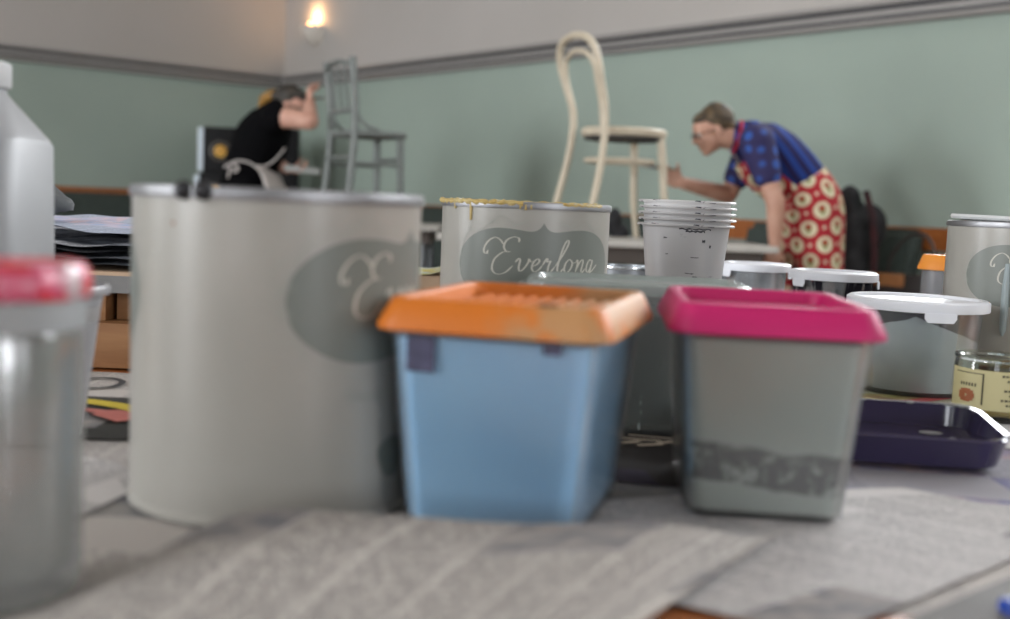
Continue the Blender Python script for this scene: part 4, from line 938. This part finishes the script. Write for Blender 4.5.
for s in (-1, 1):
    c = q(.098, s * .032, .004); pts = [c + hl * .021 * math.cos(a) + hu * .016 * math.sin(a) for a in [2 * PI * k / 20 for k in range(21)]]; gl.tube(pts, .0022, 6)
    gl.tube([c + hl * s * .021, q(.08, s * .068, .006), q(0, s * .080, .008)], .0022, 6)
gl.tube([q(.099, -.012, .006), q(.104, 0, .008), q(.099, .012, .006)], .002, 6)
shrink(gl.build('glasses', M['black'], w2), hc)
# blue top
def topmat():
    m, nt, b = nm('blue_spotted_knit'); b.inputs['Roughness'].default_value = .8; co = obj_co(nt)
    v = N(nt, 'ShaderNodeTexVoronoi'); v.inputs['Scale'].default_value = 17; v.inputs['Randomness'].default_value = .25; L(nt, co, v.inputs['Vector'])
    L(nt, mixc(nt, ramp(nt, v.outputs['Distance'], .28, .42), '27509c', '241f4c'), b.inputs['Base Color']); return m
def stripemat():
    m, nt, b = nm('blue_striped_knit'); b.inputs['Roughness'].default_value = .8; b.inputs['Specular IOR Level'].default_value = .2; co = obj_co(nt); mp = N(nt, 'ShaderNodeMapping'); mp.inputs['Rotation'].default_value = (0, math.radians(40), 0); L(nt, co, mp.inputs[0])
    wv = N(nt, 'ShaderNodeTexWave'); wv.inputs['Scale'].default_value = 6; wv.inputs['Distortion'].default_value = .5; L(nt, mp.outputs[0], wv.inputs['Vector'])
    L(nt, mixc(nt, ramp(nt, wv.outputs['Fac'], .35, .7), '223c80', '221d46'), b.inputs['Base Color']); return m
sh = MB(); torso(sh, tp2[1:5], LAT, .014); sh.cap(loc(P(745, 139)), loc(P(750, 140)), .082, .09)
vox(sh, 'top', stripemat(), w2, .007, 5)
sl = MB(); sl.cap(sN + Vector((0, .0, 0)), lerp(sN, eN, .52), .078, .062); sl.ell(sN, (.075, .08, .075)); vox(sl, 'sleeve', topmat(), w2, .006, 4)
sl = MB(); sl.cap(sF, lerp(sF, eF, .62), .076, .060); vox(sl, 'sleeve', topmat(), w2, .006, 4)
cl = MB(); cpt = loc(P(737, 137)); ax = (hc - loc(P(745, 139))).normalized(); u1 = ax.cross(Vector((0, 1, 0))).normalized()
cl.tube([cpt + u1 * .066 * math.cos(a) + Vector((0, .066, 0)) * math.sin(a) for a in [2 * PI * k / 24 for k in range(25)]], .009, 8)
M['redtrim'] = mat('red_apron_tape', 'a8202a', .7); cl.build('apron_neck_strap', M['redtrim'], w2)
tr = MB()
for s in (-1, 1):
    hp = loc(hipc) + Vector((0, s * .09, -.03)); kn = Vector((loc(P(800, 300)).x, s * .11, .50)); an = Vector((kn.x + .06, s * .12, .13))
    tr.cap(Vector((hp.x, s * .07, hp.z)), kn, .09, .068); tr.cap(kn, an, .069, .055)
torso(tr, tp2[0:2], LAT, .008); vox(tr, 'trousers', M['denim'], w2, .008, 4)
for s in (-1, 1): shoe('shoe', (loc(P(800, 300)).x + .06, s * .12, .004), (-1, 0, 0), M['black'], w2)
# apron: skirt shell around hips/legs plus bib on the chest, UV in metres
def apronmat():
    m, nt, b = nm('red_apron_print'); b.inputs['Roughness'].default_value = .8; uv = obj_co(nt, 'UV'); sp = N(nt, 'ShaderNodeSeparateXYZ'); L(nt, uv, sp.inputs[0]); S = .125
    def lat_(ox, oy):
        x = mathn(nt, 'MULTIPLY', mathn(nt, 'SUBTRACT', mathn(nt, 'FRACT', mathn(nt, 'ADD', mathn(nt, 'DIVIDE', sp.outputs[0], S), 10 + ox)), .5), S)
        y = mathn(nt, 'MULTIPLY', mathn(nt, 'SUBTRACT', mathn(nt, 'FRACT', mathn(nt, 'ADD', mathn(nt, 'DIVIDE', sp.outputs[1], S * 1.15), 10 + oy)), .5), S * 1.15)
        return x, y
    def dist(xy, dy=0, dx=0):
        x, y = xy; x = mathn(nt, 'SUBTRACT', x, dx); y = mathn(nt, 'SUBTRACT', y, dy)
        return mathn(nt, 'SQRT', mathn(nt, 'ADD', mathn(nt, 'MULTIPLY', x, x), mathn(nt, 'MULTIPLY', y, y)))
    A, B = lat_(0, 0), lat_(.5, .5)
    c = 'a01824'
    d = mathn(nt, 'MINIMUM', dist(A), dist(B)); c = mixc(nt, ramp(nt, d, .037, .034), c, 'cfc8a8')
    d = mathn(nt, 'MINIMUM', dist(A, -.008), dist(B, -.008)); c = mixc(nt, ramp(nt, d, .016, .013), c, '8a4a20')
    d = mathn(nt, 'MINIMUM', dist(A, .010), dist(B, .010)); c = mixc(nt, ramp(nt, d, .010, .007), c, '6f7a3a')
    d = mathn(nt, 'MINIMUM', dist(A, -.012), dist(B, -.012)); c = mixc(nt, ramp(nt, d, .009, .006), c, 'a8242a')
    C_, D_ = lat_(.5, 0), lat_(0, .5)
    d = mathn(nt, 'MINIMUM', dist(C_), dist(D_)); c = mixc(nt, ramp(nt, d, .009, .007), c, 'd0c0a8')
    L(nt, c, b.inputs['Base Color']); return m
AM = apronmat()
def uvgrid(rows, name, m, parent, uo=0, closed=False):
    bm = bmesh.new(); uvl = bm.loops.layers.uv.new('UVMap'); g = [[bm.verts.new(p) for p in r] for r in rows]
    us = []; 
    mid = rows[len(rows) // 2]; acc = [0]
    for a, b_ in zip(mid, mid[1:]): acc.append(acc[-1] + (Vector(b_) - Vector(a)).length)
    vs = [0]; ci = min(range(len(mid)), key=lambda k: mid[k][1])
    for a, b_ in zip(rows, rows[1:]): vs.append(vs[-1] + (Vector(b_[ci]) - Vector(a[ci])).length)
    for j in range(len(rows) - 1):
        for i in range(len(mid) - 1):
            f = bm.faces.new((g[j][i], g[j][i + 1], g[j + 1][i + 1], g[j + 1][i]))
            for l_, (a, b_) in zip(f.loops, ((i, j), (i + 1, j), (i + 1, j + 1), (i, j + 1))): l_[uvl].uv = (acc[a] + uo, vs[b_])
    me = bpy.data.meshes.new(name); bm.to_mesh(me); bm.free(); return link(name, me, m, parent, True, 0, solid=.003)
path = [(P(796, 181), .128, .165), (P(805, 198), .142, .185), (P(809, 215), .146, .192), (P(811, 240), .135, .19), (P(811, 265), .13, .195), (P(810, 300), .13, .205), (P(808, 340), .132, .215)]
cs = crom([loc(p[0]) for p in path], 4); ab = crom([Vector((p[1], p[2], 0)) for p in path], 4)
RR = rings([(c, v.x, v.y) for c, v in zip(cs, ab)], LAT, 60)
rows = []
for r in RR:
    # drop the wedge at the back (towards +X): leave an open back
    cen = sum(r, Vector()) / len(r); k0 = max(range(60), key=lambda k: (r[k] - cen).x)
    rows.append([r[(k0 + 3 + i) % 60] + Vector((0, 0, 0)) for i in range(55)])
uvgrid(rows, 'apron_skirt', AM, w2, .03)
rows = []
for (px_, py_, hd, hw) in ((796, 181, .140, .12), (784, 170, .150, .115), (774, 160, .156, .105), (765, 151, .152, .10), (757, 144, .135, .09)):
    c = loc(P(px_, py_)); ax_ = (loc(P(757, 144)) - loc(P(796, 181))).normalized(); fr = Vector((0, 1, 0)).cross(ax_).normalized()
    if fr.z > 0: fr = -fr
    rows.append([c + fr * hd * math.cos(a) + Vector((0, hw * 1.45, 0)) * math.sin(a) for a in [-1.25 + 2.5 * i / 20 for i in range(21)]])
uvgrid(rows, 'apron_bib', AM, w2, .01)
for s in (-1, 1):
    a = loc(P(753, 158)) + Vector((0, s * .10, 0)); b_ = cpt + Vector((0, s * .062, -.01)); 
    MB().tube([a + Vector((-.03, s * .04, -.03)), lerp(a, b_, .5) + Vector((-.03, s * .045, 0)), b_], .009, 8, .5).build('apron_strap', mat('apron_strap_pale', 'b9a6a4', .7), w2)
# paintbrush in her hand
def brush(label, a, b_, parent=None, ww=.03):
    a, b_ = Vector(a), Vector(b_); t = thing('paintbrush', label, 'paintbrush', a); d = b_ - a; R = d.to_track_quat('Z', 'Y').to_matrix(); l_ = d.length
    def sec_(z, w_, h): return [R @ Vector((x, y, z)) for x, y, _ in rrect(w_, h, min(w_, h) * .45, 0, 3)]
    MB().loft([sec_(0, .008, .008), sec_(l_ * .2, .014, .010), sec_(l_ * .5, .018, .011), sec_(l_ * .6, .024, .012)]).build('handle', mat('brush_handle', '7a5a40', .4), t)
    MB().loft([sec_(l_ * .6, ww, .014), sec_(l_ * .76, ww, .014)]).build('ferrule', M['steel'], t)
    MB().loft([sec_(l_ * .76, ww * .96, .013), sec_(l_ * .9, ww, .013), sec_(l_, ww * .8, .006)]).build('bristles', mat('pale_bristles', '9a9a94', .8), t)
    return t
brush('flat brush with grey painted bristles held against the white chair leg', P(676, 170, -.06), P(641, 166, -.06))

# ---------------- woman in black (faces +X, bent forward)
D1 = 6.25
Q = lambda x, y, dy=0: at(x, y, D1 + dy)
ORG1 = Vector((Q(243, 195).x, D1, 0))
w1 = thing('person', 'person in black t-shirt with white apron strings bending to brush the grey chair', 'person', ORG1)
loc1 = lambda v: Vector(v) - ORG1
body = MB()
tp1 = [(loc1(Q(244, 208)), .11, .16), (loc1(Q(246, 192)), .13, .18), (loc1(Q(252, 165)), .125, .155), (loc1(Q(262, 140)), .135, .165), (loc1(Q(272, 122)), .105, .17), (loc1(Q(277, 112)), .06, .09)]
torso(body, tp1, LAT)
hc1 = loc1(Q(291, 106, .02)); hf1 = Vector((.86, -.15, -.35)).normalized(); hl1 = UP.cross(hf1).normalized(); hu1 = hf1.cross(hl1).normalized()
HR1 = head(body, hc1, hf1, hu1)
body.cap(loc1(Q(275, 114)), hc1 - hf1 * .025 - hu1 * .03, .06, .052)
for s in (-1, 1):
    hp = loc1(Q(246, 196)) + Vector((0, s * .09, -.03)); kn = Vector((.06, s * .11, .50)); an = Vector((-.0, s * .12, .09))
    body.cap(hp, kn, .09, .06); body.cap(kn, lerp(kn, an, .35), .058, .058); body.cap(lerp(kn, an, .3), an, .058, .038); body.cap(an, an + Vector((.13, 0, -.055)), .035, .028)
sN1 = loc1(Q(280, 117, -.18)); eN1 = loc1(Q(310, 121, -.24)); wN1 = loc1(Q(310, 103, -.14))
body.cap(sN1, eN1, .058, .047); body.cap(eN1, lerp(eN1, wN1, .35), .047, .042); body.cap(lerp(eN1, wN1, .3), wN1, .042, .030)
hand(body, wN1, loc1(Q(309, 93, -.12)) - wN1, (.85, .3, .1), .9, .95, -1)
sF1 = loc1(Q(276, 122, .17)); eF1 = loc1(Q(272, 160, .15)); wF1 = loc1(Q(287, 169, -.02))
body.cap(sF1, eF1, .052, .044); body.cap(eF1, wF1, .042, .028)
hand(body, wF1, (1, -.1, -.05), (0, -.4, .9), .7, .95, -1)
vox(body, 'body', M['skin'], w1, .0055, 5); eyes(hc1, hf1, hu1, w1)
q = lambda a, b, z: hc1 + hf1 * a + hl1 * b + hu1 * z
hair = MB(); hair.ell(q(-.032, 0, .045), (.092, .083, .088), HR1, 28); hair.ell(q(.03, 0, .085), (.06, .064, .036), HR1, 20); hair.ell(q(-.11, 0, .02), (.04, .045, .04), HR1, 18)
shrink(vox(hair, 'hair', hairmat('grey_brown_hair', '26231f', '423c35'), w1, .006, 3), hc1)
hair = MB(); hair.cap(q(-.14, 0, .02), q(-.19, .02, -.03), .035, .034); hair.cap(q(-.19, .02, -.03), q(-.20, .02, -.10), .033, .012)
shrink(vox(hair, 'ponytail', hairmat('blonde_hair', 'a57a35', '7c5a28'), w1, .006, 3), hc1)['label'] = 'blonde ponytail'
gl = MB()
for s in (-1, 1):
    c = q(.098, s * .032, .004); gl.tube([c + hl1 * .021 * math.cos(a) + hu1 * .016 * math.sin(a) for a in [2 * PI * k / 20 for k in range(21)]], .0026, 6); gl.tube([c + hl1 * s * .021, q(.08, s * .068, .006), q(0, s * .080, .008)], .0026, 6)
shrink(gl.build('glasses', M['black'], w1), hc1)
M['bktee'] = mat('black_cotton', '08080a', .9, spec=.1)
sh = MB(); torso(sh, tp1[1:5], LAT, .016); sh.cap(loc1(Q(277, 113)), loc1(Q(272, 118)), .078, .09)
sh.ell(sN1 + Vector((-.025, .02, 0)), (.075, .075, .078)); sh.cap(sN1 + Vector((-.03, .02, 0)), sN1 + Vector((-.005, 0, 0)), .076, .066); sh.cap(sF1, lerp(sF1, eF1, .4), .07, .062); vox(sh, 't_shirt', M['bktee'], w1, .007, 5)
tr = MB(); torso(tr, [(p[0], p[1], p[2]) for p in tp1[0:3]], LAT, .012)
for s in (-1, 1):
    hp = loc1(Q(246, 196)) + Vector((0, s * .09, -.03)); kn = Vector((.06, s * .11, .50)); an = Vector((0, s * .12, .13)); tr.cap(hp, kn, .102, .072); tr.cap(kn, an, .07, .055)
vox(tr, 'trousers', mat('black_trousers', '0a0a0c', .9, spec=.1), w1, .008, 4)
for s in (-1, 1): shoe('shoe', (0, s * .12, .004), (1, 0, 0), M['black'], w1)
M['apw'] = mat('white_apron_cotton', 'c8c2be', .8)
ys = -.19
MB().tube(crom([loc1(Q(224, 167, ys)), loc1(Q(236, 161, ys - .01)), loc1(Q(250, 163, ys - .01)), loc1(Q(262, 173, ys)), loc1(Q(267, 186, ys)), loc1(Q(268, 200, ys))], 5), .011, 8, .5).build('apron_string', M['apw'], w1)
MB().tube(crom([loc1(Q(258, 168, ys)), loc1(Q(268, 165, ys)), loc1(Q(277, 158, ys)), loc1(Q(285, 148, ys + .03))], 5), .009, 8, .5).build('apron_string', M['apw'], w1)
MB().tube(crom([loc1(Q(233, 163, ys)), loc1(Q(238, 168, ys - .03)), loc1(Q(234, 172, ys - .03)), loc1(Q(230, 167, ys - .03)), loc1(Q(228, 178, ys - .02))], 5), .008, 8, .5).build('apron_bow', M['apw'], w1)
rows = []
for z, x0, hd in ((166, 262, .05), (176, 266, .075), (192, 270, .09), (215, 272, .1), (250, 273, .11)):
    c = loc1(Q(x0 - 6, z)); rows.append([c + Vector((hd * math.cos(a) + .03, .2 * math.sin(a), 0)) for a in [-1.3 + 2.6 * i / 16 for i in range(17)]])
uvgrid(rows, 'apron_front', M['apw'], w1)
brush('slim brush held up to the back post of the grey chair', Q(307, 97, -.12), Q(327, 99, -.1), ww=.02)
o = MB(); o.box((0, 0, 0), (.2, .09, .035), ry=.08, bev=.012); o = o.build('paint_pad', mat('pale_grey_cloth', 'a3a5a2', .8, '8e908e', 30)); o.location = Q(303, 170, -.02); tag(o, 'pale folded cloth held in the woman in black\'s lower hand', 'cloth')

# ================================================================== BACKGROUND BAGS
M['bagblack'] = mat('black_bag_cloth', '18181b', .7, '222226', 20); M['tan'] = mat('tan_leather', '8a5a34', .5, '9b6a40', 14); M['redstrap'] = mat('dark_red_cloth', '4c2226', .8, '2a1a1e', 16)
def lump(name, label, cat, parts, m, org, sz=.01, dis=.012):
    mb = MB()
    for c, r in parts: mb.ell(c, r, None, 18)
    o = vox(mb, name, m, None, sz, 4)
    for v in o.data.vertices: v.co += v.normal * dis * noise.noise(v.co * 14)
    o.location = org; return tag(o, label, cat)
b0 = at(856, 225, 5.35)
lump('rucksack', 'dark rucksack with red trim standing on the bench behind the apron wearer', 'bag', [((0, 0, .27), (.10, .09, .29)), ((.075, 0, .42), (.075, .08, .11)), ((0, 0, .1), (.12, .10, .10)), ((-.03, 0, .52), (.06, .06, .09))], M['bagblack'], (b0.x - .045, b0.y - .12, .452))
MB_ = MB(); MB_.tube(crom([(b0.x - .03, b0.y - .21, 1.04), (b0.x + .0, b0.y - .245, .90), (b0.x + .02, b0.y - .245, .70), (b0.x + .01, b0.y - .25, .5)], 6), .016, 8, .5)
o = MB_.build('scarf', M['redstrap']); tag(o, 'dark red scarf hanging down the front of the rucksack', 'scarf')
b1 = at(880, 262, 5.1)
hb = thing('handbag', 'brown-black handbag with long looped strap on the bench', 'bag', (1.79, 5.0, .445), -.877); hb.scale = (.85, .85, .95)
MB().loft([rrect(.34, .13, .03, 0), rrect(.36, .15, .04, .02), rrect(.33, .13, .04, .2), rrect(.30, .09, .03, .245)]).build('bag_body', mat('brown_black_leather', '1f1b1a', .5, '2a2422', 12), hb)
MB().tube(crom([(-.14, 0, .22), (-.12, 0, .33), (-.03, 0, .42), (.06, 0, .43), (.12, 0, .36), (.14, 0, .22)], 6), .009, 8, .6).build('strap', mat('strap_leather', '2c2420', .5), hb)
MB().box((-.1, -.065, .215), (.2, .012, .06), rx=.15, bev=.004).build('flap', M['tan'], hb)['label'] = 'tan leather flap'
b2 = at(527, 204, 5.0)
lump('dark_jacket', 'low black bundle of clothing behind the second tin', 'jacket', [((-.05, 0, .05), (.11, .1, .07)), ((.07, 0, .045), (.09, .09, .055)), ((.0, .02, .07), (.05, .05, .04))], M['bagblack'], (b2.x - .03, b2.y + .05, FT + .006), dis=.02)
b3 = at(617, 225, 5.05)
lump('dark_bag', 'small upright black bag on the pale table behind the white chair legs', 'bag', [((0, 0, .06), (.035, .04, .075)), ((.03, 0, .03), (.04, .04, .035))], M['bagblack'], (b3.x - .01, b3.y, FT - .005), sz=.007)
